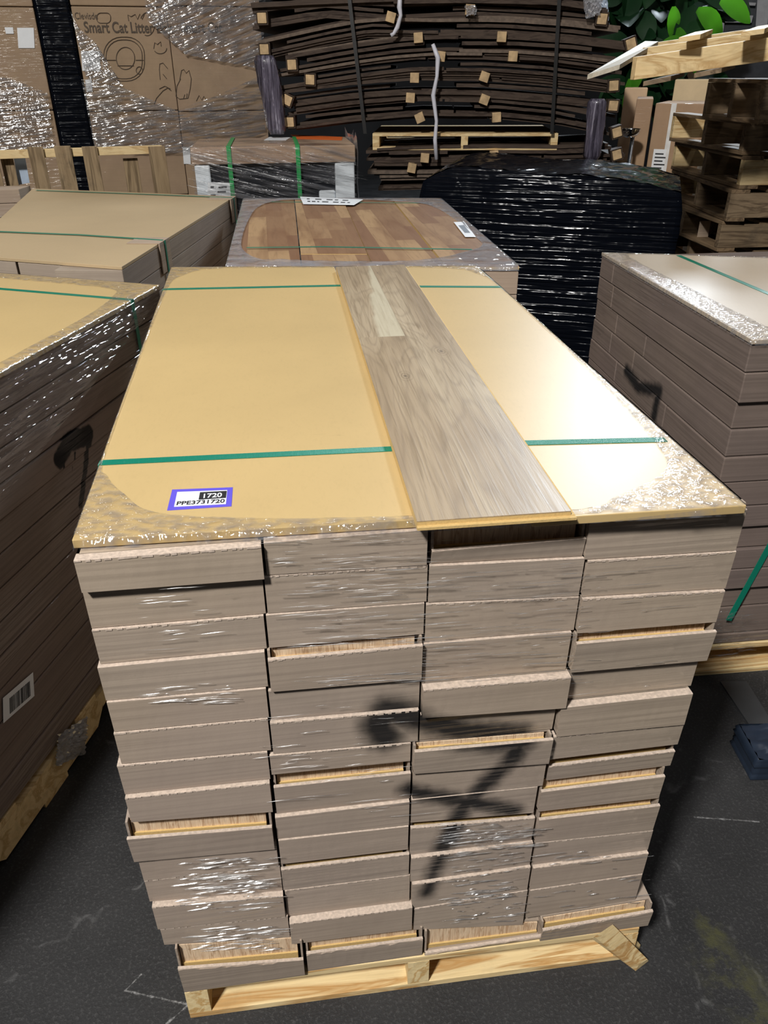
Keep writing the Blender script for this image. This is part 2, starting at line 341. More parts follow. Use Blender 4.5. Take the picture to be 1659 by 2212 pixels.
def front_carton(tl, tr, bl, br, y, yb, flap_tl, flap_tr, lean, label, group, seed, mcard, teeth=20, torn=False, gap=False):
    """carton standing with its end towards -y. tl.. = (x, z) of the body end"""
    t = thing('flooring_carton', ((bl[0]+br[0])/2, (y+yb)/2, min(bl[1], br[1])), label, 'carton', group)
    w = .0035; g = .0007
    TL, TR, BL, BR = [V((p[0], y, p[1])) for p in (tl, tr, bl, br)]
    TL += V((g, 0, -g)); TR += V((-g, 0, -g)); BL += V((g, 0, g)); BR += V((-g, 0, g)); D = V((0, yb-y, 0))
    b = MB()
    sx = V((w, 0, 0)); sz = V((0, 0, w)); f = V((0, .004, 0)); bk = V((0, .014, 0))
    b.hexa([BL+f, BL+sx+f, BL+sx+D, BL+D], [TL+f, TL+sx+f, TL+sx+D, TL+D])
    b.hexa([BR-sx+f, BR+f, BR+D, BR-sx+D], [TR-sx+f, TR+f, TR+D, TR-sx+D])
    b.hexa([BL+f, BR+f, BR+D, BL+D], [BL+sz+f, BR+sz+f, BR+sz+D, BL+sz+D])
    b.hexa([TL-sz+bk, TR-sz+bk, TR-sz+D, TL-sz+D], [TL+bk, TR+bk, TR+D, TL+D])
    b.hexa([BL+D-V((0,w,0)), BR+D-V((0,w,0)), BR+D, BL+D], [TL+D-V((0,w,0)), TR+D-V((0,w,0)), TR+D, TL+D])
    obj('carton_body', b, mcard, t)
    p = MB(); iy = V((0, .013, 0)); s = .005
    lo0, lo1, hi1, hi0 = BL+V((s, 0, s)), BR+V((-s-.004, 0, s)), TR+V((-s-.004, 0, -s)), TL+V((s, 0, -s))
    E = V((0, min(.3, yb-y-.03), 0))
    fz = min(.85, (flap_tl[1]-bl[1])/max(tl[1]-bl[1], .01)-.09)
    for i0, i1, mi, dy in ((0, fz, 1, -.003), (fz, 1, 0, 0)):
        a0 = lo0.lerp(hi0, i0); a1 = lo1.lerp(hi1, i0); c0 = lo0.lerp(hi0, i1); c1 = lo1.lerp(hi1, i1); jj = iy+V((0, dy, 0))
        p.hexa([a0+jj, a1+jj, a1+E, a0+E], [c0+jj, c1+jj, c1+E, c0+E], mi)
    obj('flooring_planks', p, [m_ply, m_hdf], t)
    fl = MB(); rg = random.Random(seed)
    FTL = V((flap_tl[0]+g, y-lean, flap_tl[1]-.0015)); FTR = V((flap_tr[0]-g, y-lean*.8, flap_tr[1]-.0015)); th = V((0, .003, 0))
    N = 24; jl = .0012 if not torn else .006
    tops = [FTL.lerp(FTR, i/N)+V((0, 0, rg.uniform(-jl, 0))) for i in range(N+1)]; bots = [BL.lerp(BR, i/N) for i in range(N+1)]
    mids = [bots[i].lerp(tops[i], .5)+V((0, rg.uniform(-.0001, .0001), 0)) for i in range(N+1)]
    rows = [bots, mids, tops]; vs = [q for r in rows for q in r]+[q+th for r in rows for q in r]
    K = N+1; M3 = 3*K; fs = []
    for r in range(2):
        for i in range(N):
            a = r*K+i; fs.append((a, a+1, a+K+1, a+K)); fs.append((M3+a+K, M3+a+K+1, M3+a+1, M3+a))
    for i in range(N): fs.append((2*K+i, 2*K+i+1, M3+2*K+i+1, M3+2*K+i)); fs.append((i+1, i, M3+i, M3+i+1))
    for i in (0, N):
        for r in range(2):
            a = r*K+i; q = (a, a+K, M3+a+K, M3+a); fs.append(q if i else q[::-1])
    fl.add(vs, fs)
    if teeth: teeth_edge(fl, FTL, FTR, y, .0026, teeth, .0135 if not gap else .005, seed)
    obj('end_flap', fl, [mcard, m_lip], t)
    return t
C1 = [(155,1172,563,1149),(175,1272,567,1243),(197,1360,570,1328),(210,1437,572,1403),(230,1512,575,1482),(245,1580,579,1548),(252,1650,578,1620),(270,1717,583,1684),(275,1797,588,1773),
      (297,1855,598,1828),(310,1905,605,1872),(328,1952,612,1928),(345,2003,622,1975),(385,2068,655,2050),(395,2125,655,2095)]
C2 = [(566,1147,925,1128),(569,1243,925,1220),(573,1328,918,1302),(577,1415,912,1384),(578,1490,908,1462),(582,1558,905,1530),(581,1630,888,1603),(590,1697,888,1667),(593,1762,885,1728),
      (600,1812,883,1782),(606,1876,885,1843),(614,1926,887,1892),(624,1984,890,1950),(660,2045,912,2014),(664,2088,914,2058)]
C3 = [(933,1158,1270,1142),(927,1222,1265,1205),(920,1305,1253,1290),(914,1390,1236,1365),(910,1475,1228,1448),(907,1540,1203,1520),(891,1607,1190,1582),(891,1662,1180,1640),(888,1725,1162,1697),
      (886,1787,1157,1765),(887,1850,1152,1818),(889,1905,1146,1868),(893,1960,1140,1920),(915,2040,1168,2025),(920,2078,1168,2048)]
C4 = [(1275,1112,1613,1097),(1268,1208,1590,1188),(1256,1290,1565,1272),(1240,1380,1543,1355),(1232,1450,1515,1425),(1208,1520,1493,1490),(1194,1587,1477,1560),(1186,1655,1460,1622),(1167,1705,1436,1672),
      (1162,1765,1425,1735),(1157,1820,1412,1793),(1150,1870,1400,1838),(1144,1920,1388,1885),(1165,1988,1403,1948),(1178,2030,1392,1995)]
GAP = {0: {8: .024, 13: .042}, 1: {3: .010, 7: .022, 10: .008, 13: .022}, 2: {0: .034, 6: .003, 9: .008, 13: .05}, 3: {3: .010, 7: .014, 8: .014, 9: .014, 13: .012}}
OFF = {(0, 0): -.010, (2, 0): .004, (2, 4): -.012, (2, 6): -.010, (0, 8): -.006, (0, 13): -.014, (1, 13): -.008, (2, 13): -.010, (3, 13): -.014, (3, 5): -.006, (3, 4): .008, (3, 3): -.004, (1, 3): -.006, (0, 7): -.004, (1, 12): -.006, (0, 11): -.004}
CNAME = ['left', 'second', 'third', 'right']
for ci, C in enumerate((C1, C2, C3, C4)):
    rows = []
    for k in range(15):
        xl, yl, xr, yr = C[k]; off = OFF.get((ci, min(k, 13)), 0.0)
        a = aty(xl, yl, Y0); b = aty(xr, yr, Y0); rows.append(((a.x, a.z), (b.x, b.z)))
    for k in range(14):
        g = GAP[ci].get(k, .0)
        gn = GAP[ci].get(k+1, .0) if k < 13 else 0
        (xa, za), (xb, zb) = rows[k]; (xc, zc), (xd, zd) = rows[k+1]; xc, xd = xa, xb
        if k == 0: top = 1.0135-g; za = min(za, 1.0135-g); zb = min(zb, 1.0135-g)
        off = OFF.get((ci, k), random.uniform(-.002, .004)); y = Y0+off
        sc = y/Y0 if off < -.015 else 1
        if k == 0: T0, T1 = 1.0135, 1.0135
        else: T0, T1 = za+g, zb+g
        B0, B1 = zc+gn, zd+gn
        if k == 13: B0 = B1 = .1005; T0 = max(T0, B0+.04); T1 = max(T1, B1+.03)
        if ci == 2 and k == 13: za = zb = B0+.018
        front_carton((xa, T0), (xb, T1), (xc, B0), (xd, B1), y, 2.24, (xa, min(za, T0)), (xb, min(zb, T1)), random.uniform(.001, .004) if g == 0 else random.uniform(.003, .007),
                     'brown flooring carton, %s column of the front pallet, %s' % (CNAME[ci], ROWN[k]), 'flooring cartons stacked on the front pallet', 100*ci+k, m_card, 20, torn=(k == 13), gap=g > 0)

# ------------------------------------------------------------------ wooden pallets
def pallet(origin, xd, yd, W, D, H, label, group=None, mats=(None, None), nt=6, nb=3, extra=None, ns=3, tilt=None, name='wooden_pallet', seed=1):
    """stringer pallet: stringers run along yd, deck boards along xd"""
    rg = random.Random(seed); o = V(origin); xd = V(xd).normalized(); yd = V(yd).normalized(); zd = xd.cross(yd) if tilt is None else V(tilt).normalized()
    t = thing(name, o, label, 'pallet', group); tb = .016
    mx, my = mats
    def board(nm, a, b, wid, z, th, m):
        obj(nm, MB().beam(a+zd*z, b+zd*z, wid, zd*th), m, t, bevel=.0015)
    for i in range(ns):
        x = i*(W-.04)/(ns-1); n = 'stringer'; mb = MB(); h = H-2*tb
        # stringer with two fork notches
        prof = [(0, 0), (.17*D, 0), (.19*D, .035), (.37*D, .035), (.39*D, 0), (.61*D, 0), (.63*D, .035), (.81*D, .035), (.83*D, 0), (D, 0)]
        a = o+xd*x+zd*tb
        for j in range(len(prof)-1):
            (y0, z0), (y1, z1) = prof[j], prof[j+1]
            mb.hexa([a+yd*y0+zd*z0, a+xd*.04+yd*y0+zd*z0, a+xd*.04+yd*y1+zd*z1, a+yd*y1+zd*z1], [a+yd*y0+zd*h, a+xd*.04+yd*y0+zd*h, a+xd*.04+yd*y1+zd*h, a+yd*y1+zd*h])
        obj(n, mb, my, t)
    for i in range(nt):
        y = i*(D-.1)/(nt-1); board('deck_board', o+yd*y, o+yd*y+xd*W, yd*(.1-rg.uniform(0, .012)), H-tb, tb, mx)
    for i in range(nb):
        y = i*(D-.1)/(nb-1); board('bottom_board', o+yd*y, o+yd*y+xd*W, yd*.1, 0, tb, mx)
    return t
pf = pallet((-.253, .815, 0), (1, -.012, 0), (.012, 1, 0), .85, 1.42, .100, 'fresh yellow pine pallet under the front carton stack', None, (m_pine, m_pineY), name='wooden_pallet')
sp = MB(); a = aty(1300, 2014, .792); b = atz(1388, 2086, .003); w = V((.022, .010, 0))
sp.hexa([a-w, a+w, b+w*.7, b-w*.8], [a-w+V((0, -.004, .014)), a+w+V((0, -.004, .010)), b+w*.5+V((0, 0, .010)), b-w*.6+V((0, 0, .016))])
sp.hexa([a+w*1.1, a+w*1.8, b+w*1.3-V((.02, -.02, 0)), b+w*.8-V((.02, -.02, 0))], [a+w*1.1+V((0, 0, .008)), a+w*1.8+V((0, 0, .006)), b+w*1.3+V((-.02, .02, .012)), b+w*.8+V((-.02, .02, .010))])
obj('splintered_board', sp, m_pine, pf, label='splintered board end hanging off the pallet corner')

# ------------------------------------------------------------------ cover boards, straps and the sample plank
def quadz(pts, z): return [atz(u, v, z) for u, v in pts]
ZB = 1.0265
A, B, Cc, Dd = quadz([(155, 1167), (905, 1122), (722, 575), (370, 577)], ZB)
mb = MB().slab([A, B, Cc, Dd], (0, 0, -.012)); prop(obj('cover_board', mb, m_board, bevel=.001), 'yellow hardboard sheet on the front stack, carrying the violet label, left of the oak plank', 'board', 'cover boards of the front stack')
A2, B2, C2_, D2 = quadz([(1246, 1115), (1613, 1092), (1029, 574), (880, 575)], ZB)
A2 = A2.lerp(B2, -.25); D2 = D2.lerp(C2_, -.25)
mb = MB().slab([A2, B2, C2_, D2], (0, 0, -.012)); prop(obj('cover_board', mb, m_board, bevel=.001), 'yellow hardboard sheet on the front stack, glaring white, right of the oak plank', 'board', 'cover boards of the front stack')

def topstrap(pts_px, z, drop, m, label, group, hw=.008):
    P = [atz(u, v, z) for u, v in pts_px]; d = (P[-1]-P[0]).normalized(); w = V((-d.y, d.x, 0))*hw
    mb = MB(); mb.ribbon(P, w, (0, 0, 1), .0008)
    for e, s in ((P[0], -1), (P[-1], 1)):
        if drop:
            a = e+d*s*.0015; a.z = z
            mb.hexa([a-w-V((0,0,drop)), a+w-V((0,0,drop)), a+w, a-w], [a-w-V((0,0,drop))+d*s*.001, a+w-V((0,0,drop))+d*s*.001, a+w+d*s*.001+V((0,0,.0008)), a-w+d*s*.001+V((0,0,.0008))])
    return prop(obj('strapping_band', mb, m), label, 'strap', group)
topstrap([(218, 1000), (845, 970), (1140, 957), (1434, 950)], ZB+.0004, .9, m_green, 'dark green plastic strap across the front stack, nearer of the two', 'green straps of the front stack')
topstrap([(354, 625), (735, 617), (900, 619), (1080, 620)], ZB+.0004, .9, m_green, 'dark green plastic strap across the front stack, farther of the two', 'green straps of the front stack')

# sample plank, own frame: x across, y along, origin in its middle
ZP = ZB+.0014
pa, pb_, pc, pd = quadz([(897, 1118), (1240, 1110), (882, 574), (718, 573)], ZP+.0125)
ctr = (pa+pb_+pc+pd)/4; yd = ((pd+pc)/2-(pa+pb_)/2); L = yd.length; yd.normalize(); xd = V((yd.y, -yd.x, 0)); Wp = (pb_-pa).length*.99
plank = thing('flooring_plank', (ctr.x, ctr.y, ZP), 'loose greyish oak floor plank laid lengthwise on the front stack', 'plank')
plank.rotation_euler = (0, 0, math.atan2(xd.y, xd.x))
def locobj(name, mb, mats, parent, **k):
    me = bpy.data.meshes.new(name); me.from_pydata(mb.v, [], mb.f)
    for m in (mats if isinstance(mats, list) else [mats]): me.materials.append(m)
    for p, i in zip(me.polygons, mb.m): p.material_index = i
    o = bpy.data.objects.new(name, me); COL.objects.link(o); o.parent = parent
    if k.get('bevel'): bb = o.modifiers.new('bevel', 'BEVEL'); bb.width = k['bevel']; bb.segments = 2
    if k.get('label'): o['label'] = k['label']
    return o
hw, hl = Wp/2, L/2
locobj('fibreboard_core', MB().box((-hw, -hl, 0), (hw, hl, .0105)).box((hw, -hl, .003), (hw+.006, hl, .006)).box((-hw, -hl-.006, .002), (hw+.006, -hl, .0055)), m_hdf, plank, label='yellow fibreboard core with milled tongue')
locobj('decor_layer', MB().box((-hw, -hl, .0105), (hw, hl, .012)), m_oak, plank, label='greyish oak patterned top face', bevel=.0004)

# violet inventory label
def flat_label(px, z, m, th=.0005): return MB().slab(quadz(px, z), (0, 0, th))
lab = thing('inventory_label', atz(435, 1078, ZB), 'violet and white sticker printed 1720 on the yellow board', 'label')
q = quadz([(361, 1103), (500, 1094), (503, 1053), (372, 1058)], ZB+.0001)
vb = MB().slab(q, (0, 0, .0004)); obj('violet_backing', vb, m_purple, lab)
qw = quadz([(376, 1095), (488, 1089), (491, 1059), (383, 1063)], ZB+.0006); obj('white_panel', MB().slab(qw, (0, 0, .0003)), m_white, lab)
qb = quadz([(429, 1079.5), (488, 1075.5), (490, 1060.5), (432, 1063.5)], ZB+.001); obj('black_panel', MB().slab(qb, (0, 0, .0002)), m_ink, lab)
X = (qw[1]-qw[0]); Yv = (qw[3]-qw[0])
text_obj('number_print', '1720', .0165, qb[0]+(qb[1]-qb[0])*.10+(qb[3]-qb[0])*.16+V((0,0,.0004)), qb[1]-qb[0], qb[3]-qb[0], m_white, lab, .0001, True, sx=.80)
text_obj('code_print', 'PPE3731720', .0138, qw[0]+X*.03+Yv*.09+V((0,0,.0006)), X, Yv, m_ink, lab, .0001, True, sx=.90)

# stretch-film rims on the tops: sheet between the board edge and a rounded opening
def rim(name, quad, z, inner, m, label, N=120, R=9, amp=.003, over=.003, seed=3, drop=.012):
    """quad: 4 world corners (near-left, near-right, far-right, far-left); inner: list of (s,t) opening polygon in the quad"""
    rg = random.Random(seed); A, B, C, D = [V((p[0], p[1], 0)) for p in quad]
    def P(s, t, zz): a = A.lerp(B, s); b = D.lerp(C, s); p = a.lerp(b, t); p.z = zz; return p
    # resample the opening by angle with a smooth closed curve
    n = len(inner); pts = []
    for i in range(N):
        f = i/N*n; k = int(f); u = f-k
        p0, p1, p2, p3 = [inner[(k+j) % n] for j in (-1, 0, 1, 2)]
        c = [.5*((2*p1[j])+(-p0[j]+p2[j])*u+(2*p0[j]-5*p1[j]+4*p2[j]-p3[j])*u*u+(-p0[j]+3*p1[j]-3*p2[j]+p3[j])*u**3) for j in (0, 1)]
        pts.append(c)
    vs = []; fs = []
    for i, (s, t) in enumerate(pts):
        dx, dy = s-.5, t-.5; k = .5/max(abs(dx), abs(dy), 1e-6); ex, ey = .5+dx*k, .5+dy*k
        ph = rg.uniform(0, 1)
        for r in range(R):
            w = r/(R-1); ss = s+(ex-s)*w; tt = t+(ey-t)*w
            zz = z+.0012+amp*abs(math.sin(i*1.7+r*.8+ph*2))*(1-w)*min(1, w*5+.2)
            vs.append(P(ss, tt, zz))
        vs.append(P(.5+(ex-.5)*(1+over*2), .5+(ey-.5)*(1+over*2), z-drop))
    R1_ = R+1
    for i in range(N):
        for r in range(R1_-1):
            a = i*R1_+r; b = ((i+1) % N)*R1_+r; fs.append((a, b, b+1, a+1))
    mb = MB().add(vs, fs)
    return prop(obj(name, mb, m, smooth=True), label, 'plastic film')
def st(quad, z, px):   # photo points -> (s,t) inside a quad
    A, B, C, D = [V((p[0], p[1], 0)) for p in quad]; out = []
    for u, v in px:
        p = atz(u, v, z); s, t = .5, .5
        for _ in range(30):
            a = A.lerp(B, s); b = D.lerp(C, s); q = a.lerp(b, t); ds = (B-A).lerp(C-D, t); dt = b-a; e = V((p.x-q.x, p.y-q.y))
            det = ds.x*dt.y-ds.y*dt.x; s += (e.x*dt.y-e.y*dt.x)/det; t += (ds.x*e.y-ds.y*e.x)/det
        out.append((min(max(s, .004), .996), min(max(t, .004), .996)))
    return out
MQ = quadz([(155, 1167), (1613, 1092), (1029, 574), (370, 577)], ZB)
inn = st(MQ, ZB, [(345, 1110), (600, 1122), (890, 1118), (1250, 1103), (1330, 1075), (1415, 1035), (1440, 1000), (1405, 945), (1330, 860), (1200, 730), (1090, 625), (1040, 596), (960, 580), (700, 579), (470, 581), (395, 596), (362, 625), (300, 780), (225, 985), (232, 1030), (270, 1070)])
rim('stretch_film', MQ, ZB, inn, f_top, 'clear wrinkled film folded over the top edges of the front stack', N=160, amp=.004)

# film skin on the front: bright level pleats where it is drawn tight
def glintmat():
    M = MT('bright_film_crease'); p = M.pos()
    a = M.noise(M.mapv(p, (9, 9, 260)), 1, 2)
    gl = M.n('BsdfGlossy', {'Color': (1, 1, 1, 1), 'Roughness': .32, 'Normal': M.bump(a, .5, .002)}); tr = M.n('BsdfTransparent')
    M.t.links.new(M.n('MixShader', {0: M.math('MULTIPLY_ADD', M.mr(a, .42, .55), .5, .0), 1: tr, 2: gl}), M.out.inputs[0]); return M.m
m_glint = glintmat()
OY = V((0, -.0022, .0))
def pleats(quads, f, m, n, off, seed, label, parent=None, wmin=.05, wmax=.34, h=(.0006, .0022)):
    rg = random.Random(seed); mb = MB()
    for (u0, v0, u1, v1, slope, num) in quads:
        off = V((0, -.0022, 0)) if v0 > 1700 else V((0, -.0009, 0))
        for i in range(int(num*1.8)):
            u = rg.uniform(u0, u1); v = rg.uniform(v0, v1); L = rg.uniform(wmin, wmax)*(u1-u0+80); hh = rg.uniform(.6, 1.9)
            ptsT = []; ptsB = []
            for k in range(7):
                w = k/6; x = u+(w-.5)*L; yb = v+slope*(x-u)+math.sin(w*5+i)*.8; d = hh*math.sin(math.pi*w)
                ptsB.append(f(x, yb+d*.5)); ptsT.append(f(x, yb-d*.5))
            vs = []
            for a, b in zip(ptsB, ptsT):
                mid = (a+b)/2+off*1.6; vs += [a+off, mid, b+off]
            fs = []
            for k in range(6): fs += [(k*3, k*3+3, k*3+4, k*3+1), (k*3+1, k*3+4, k*3+5, k*3+2)]
            mb.add(vs, fs)
    return mb

# ------------------------------------------------------------------ left pallet (L1)
def carton_block(name, quad_b, quad_t, m, label, group, parts=True, face=None):
    t = thing(name, sum((V(p) for p in quad_b), V((0,0,0)))/4, label, 'carton', group)
    obj('carton_body', MB().hexa(quad_b, quad_t), m, t, bevel=.0025)
    return t
dL = (L1b-L1a).normalized(); dL.z = 0; bL = (atz(0, 590, 1.0)-L1a); bL.z = 0; bL.normalize()
near = V((L1a.x, L1a.y, 0))+dL*1.83; far = V((L1a.x, L1a.y, 0))
NR = 13; z0, z1 = .115, .988
RL = ['topmost', 'second from the top', 'third from the top', 'fourth from the top', 'fifth from the top', 'sixth from the top', 'seventh from the top', 'sixth from the bottom', 'fifth from the bottom', 'fourth from the bottom', 'third from the bottom', 'second from the bottom', 'bottom']
for k in range(NR):
    zt = z1-(z1-z0)*k/NR-.001; zb = z1-(z1-z0)*(k+1)/NR+.002; o = bL*random.uniform(.0, .006)
    P0, P1 = near+o, far+o; W_ = bL*.22
    q = [P0, P1, P1+W_, P0+W_]
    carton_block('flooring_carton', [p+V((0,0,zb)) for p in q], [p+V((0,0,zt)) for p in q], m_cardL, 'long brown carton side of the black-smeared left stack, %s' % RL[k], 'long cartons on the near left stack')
for k in range(NR):
    zt = z1-(z1-z0)*k/NR-.001; zb = z1-(z1-z0)*(k+1)/NR+.002
    for c in (1, 2, 3):
        q = [near+bL*(.226*c), far+bL*(.226*c), far+bL*(.226*c+.22), near+bL*(.226*c+.22)]
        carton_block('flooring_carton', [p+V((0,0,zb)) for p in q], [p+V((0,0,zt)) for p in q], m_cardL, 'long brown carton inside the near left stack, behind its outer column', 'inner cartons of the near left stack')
qL = [near, far, far+bL*.9, near+bL*.9]
LQ = [near+bL*.9, near, far, far+bL*.9]
prop(obj('cover_board', MB().slab([p+V((0,0,.988)) for p in qL], (0, 0, .012)), m_board, bevel=.001), 'yellow hardboard sheet with scuffs, topping the near left stack', 'board')
inL = st(LQ, 1.0, [(-300, 900), (0, 793), (120, 722), (240, 650), (280, 625), (262, 606), (150, 600), (0, 597), (-200, 590), (-500, 600), (-900, 700)])
inL = [(.1, .08), (.5, .05), (.93, .04), (.965, .3), (.965, .55), (.96, .8), (.93, .91), (.87, .955), (.6, .965), (.3, .97), (.1, .96), (.05, .8), (.04, .4)]
rim('stretch_film', LQ, 1.0, inL, f_top, 'clear film folded over the yellow top of the near left stack', N=120, amp=.004, seed=8)
a, b = atz(0, 620, 1.0), atz(285, 640, 1.0); d = (b-a); a = a-d*1.2
n_ = V((-d.y, d.x, 0)).normalized()*.008
e = onp(283, 640, L1a, L1b); e.z = 1.0; out = -bL*.002
sb = MB().ribbon([a+V((0,0,.0004)), e+V((0,0,.0004))], n_, (0, 0, 1), .0008)
lo = onp(295, 770, L1a, L1b)
w2 = dL*.008
sb.hexa([V((e.x, e.y, .12))-w2+out, V((e.x, e.y, .12))+w2+out, e+w2+out, e-w2+out], [V((e.x, e.y, .12))-w2+out*1.5, V((e.x, e.y, .12))+w2+out*1.5, e+w2+out*1.5+V((0,0,.0012)), e-w2+out*1.5+V((0,0,.0012))])
prop(obj('strapping_band', sb, m_green), 'green strap over the yellow top of the near left stack', 'strap')
pallet(near+bL*.9, -bL, -dL, .9, 1.83, .112, 'yellowed pine pallet under the near left stack', None, (m_yelw, m_yelw), seed=4)
# barcode sticker on its side
s1 = thing('barcode_sticker', fL(40, 1500), 'white barcode sticker low on the near left stack', 'sticker')
off = -bL*.0012
cq = [fL(6, 1562)+off, fL(73, 1503)+off, fL(70, 1452)+off, fL(5, 1508)+off]
obj('paper', MB().slab(cq, -bL*.0006), m_white, s1)
bars = MB(); rg = random.Random(5)
u = .2
while u < .88:
    w_ = rg.choice([.010, .018, .026]); a0 = cq[0].lerp(cq[1], u); a1 = cq[0].lerp(cq[1], u+w_); b0 = cq[3].lerp(cq[2], u); b1 = cq[3].lerp(cq[2], u+w_)
    o2 = -bL*.0008
    bars.slab([a0.lerp(b0, .15)+o2, a1.lerp(b1, .15)+o2, a1.lerp(b1, .78)+o2, a0.lerp(b0, .78)+o2], -bL*.0003); u += w_+rg.choice([.008, .014, .02])
obj('barcode', bars, m_ink, s1, label='black printed bars')

# ------------------------------------------------------------------ second left pallet (L2)
ZL2 = 1.01
A, B, C, D = quadz([(0, 556), (263, 576), (507, 424), (71, 407)], ZL2)
A = A+(A-B)*.35
mbx = MB().slab([A, B, C, D], (0, 0, -.010)); prop(obj('cover_board', mbx, m_boardL, bevel=.001), 'tan hardboard sheet with green straps, on the stack behind the near left one', 'board')
sideD = (C-B).normalized(); inw = V((-sideD.y, sideD.x, 0))
for k in range(13):
    zt = ZL2-.011-k*.068; zb = zt-.066; o = inw*random.uniform(.0, .006)
    P0, P1 = V((B.x, B.y, 0))+o, V((C.x, C.y, 0))+o
    q = [P0, P1, P1+inw*.21, P0+inw*.21]
    carton_block('flooring_carton', [p+V((0,0,zb)) for p in q], [p+V((0,0,zt)) for p in q], m_cardL2, 'long cream carton side of the far left stack, %s' % (RL[k]), 'long cartons on the far left stack')
for i, (s0, s1_) in enumerate(((.02, .33), (.345, .66))):
    P0 = A.lerp(B, s0+.02); P1 = A.lerp(B, s1_+.02)
    P0 = V((P0.x, P0.y, 0)); P1 = V((P1.x, P1.y, 0)); dd = sideD*.25
    carton_block('flooring_carton', [p+V((0,0,ZL2-.078)) for p in (P0, P1, P1+dd, P0+dd)], [p+V((0,0,ZL2-.0115)) for p in (P0, P1, P1+dd, P0+dd)], m_cardL2,
                 '%s grey carton end below the tan board of the far left stack' % ('left-hand' if i == 0 else 'right-hand'), 'carton ends of the far left stack')
pallet(V((B.x, B.y, 0))+inw*.9, -inw, sideD, .9, 1.45, .112, 'pallet under the far left stack', None, (m_oldw, m_oldwy), seed=6)
for nm, px, cp in (('nearer', [(-60, 498), (170, 507), (352, 519)], (352, 519)), ('farther', [(78, 411), (300, 419), (502, 427)], (502, 427))):
    P = [atz(u, v, ZL2+.003) for u, v in px]; e = P[-1]; e2 = e+V((0,0,0))
    w = sideD*.007; mb = MB().ribbon(P, w, (0, 0, 1), .0008)
    g = -inw*.006
    mb.hexa([V((e.x, e.y, .13))-w+g, V((e.x, e.y, .13))+w+g, e+w+g, e-w+g], [V((e.x, e.y, .13))-w+g*1.2, V((e.x, e.y, .13))+w+g*1.2, e+w+g*1.2+V((0,0,.001)), e-w+g*1.2+V((0,0,.001))])
    prop(obj('strapping_band', mb, m_green), 'green strap over the tan board of the far left stack, %s of the two' % nm, 'strap', 'straps of the far left stack')
    c = e.copy(); c.z = ZL2; mb = MB(); ww = sideD*.055
    mb.hexa([c-ww+inw*.11, c+ww+inw*.11, c+ww+g*.8, c-ww+g*.8], [c-ww+inw*.11+V((0,0,.003)), c+ww+inw*.11+V((0,0,.003)), c+ww+g*.8+V((0,0,.003)), c-ww+g*.8+V((0,0,.003))])
    d8 = V((0,0,-.10)); mb.hexa([c-ww+d8, c+ww+d8, c+ww+d8+g*.8, c-ww+d8+g*.8], [c-ww, c+ww, c+ww+g*.8, c-ww+g*.8])
    prop(obj('corner_protector', mb, m_card2, bevel=.001), 'folded cardboard corner protector under the %s strap of the far left stack' % nm, 'protector', 'corner protectors of the far left stack')
# neighbour stack beyond, only a corner in view
c0 = atz(40, 408, 1.0); q = [V((c0.x-.6, c0.y-.05, 0)), V((c0.x, c0.y, 0)), V((c0.x+.02, c0.y+.15, 0)), V((c0.x-.58, c0.y+.15, 0))]
for k in range(3):
    carton_block('flooring_carton', [p+V((0,0,.933-.068*k)) for p in q], [p+V((0,0,.999-.068*k)) for p in q], m_card2, 'carton corner at the left edge beyond the far left stack, %s' % ('topmost' if k == 0 else 'second down' if k == 1 else 'third down'), 'cartons at the far left edge')
carton_block('crate', [p+V((0,0,0)) for p in q], [p+V((0,0,.795)) for p in q], m_card2, 'large carton under the small cartons at the far left edge', None)

# ------------------------------------------------------------------ middle pallet with walnut planks (M2)
ZM = 1.02
A, B, C, D = quadz([(487, 575), (1123, 575), (953, 428), (525, 428)], ZM)
A0, B0_, C0, D0 = [V((p.x, p.y, 0)) for p in (A, B, C, D)]
wx = (B0_-A0); ly = (C0-B0_)
ang = math.atan2((B0_-A0).y, (B0_-A0).x)
splits = [0.0, .26, .505, .75, 1.0]
WN = ['leftmost', 'second from left', 'third from left', 'rightmost']
for i in range(4):
    g = .004
    a_ = A0.lerp(B0_, splits[i]); b_ = A0.lerp(B0_, splits[i+1]); d_ = D0.lerp(C0, splits[i]); c_ = D0.lerp(C0, splits[i+1])
    u = (b_-a_).normalized(); a_ += u*g*.5; d_ += u*g*.5; b_ -= u*g*.5; c_ -= u*g*.5
    if i == 1: a_ = a_.lerp(d_, .13); b_ = b_.lerp(c_, .13)
    zz = ZM-(.0 if i % 2 else .004)
    t = thing('flooring_plank', (a_+b_+c_+d_)/4+V((0,0,zz-.01)), 'brown walnut-pattern floor plank on the film-rimmed middle stack, %s of four' % WN[i], 'plank', 'walnut planks topping the middle stack')
    obj('fibreboard_core', MB().slab([p+V((0,0,zz-.010)) for p in (a_, b_, c_, d_)], (0, 0, .0085)), m_hdf, t)
    obj('decor_layer', MB().slab([p+V((0,0,zz-.0015)) for p in (a_, b_, c_, d_)], (0, 0, .0015)), m_walnut, t)
a_ = A0.lerp(B0_, .262); b_ = A0.lerp(B0_, .503); d_ = D0.lerp(C0, .262); c_ = D0.lerp(C0, .503)
prop(obj('flooring_plank', MB().slab([p+V((0,0,ZM-.012)) for p in (a_, b_, b_.lerp(c_, .125), a_.lerp(d_, .125))], (0, 0, .010)), m_walnut), 'short offcut of walnut plank at the near edge of the middle stack', 'plank')
bk = (D0-A0).normalized()
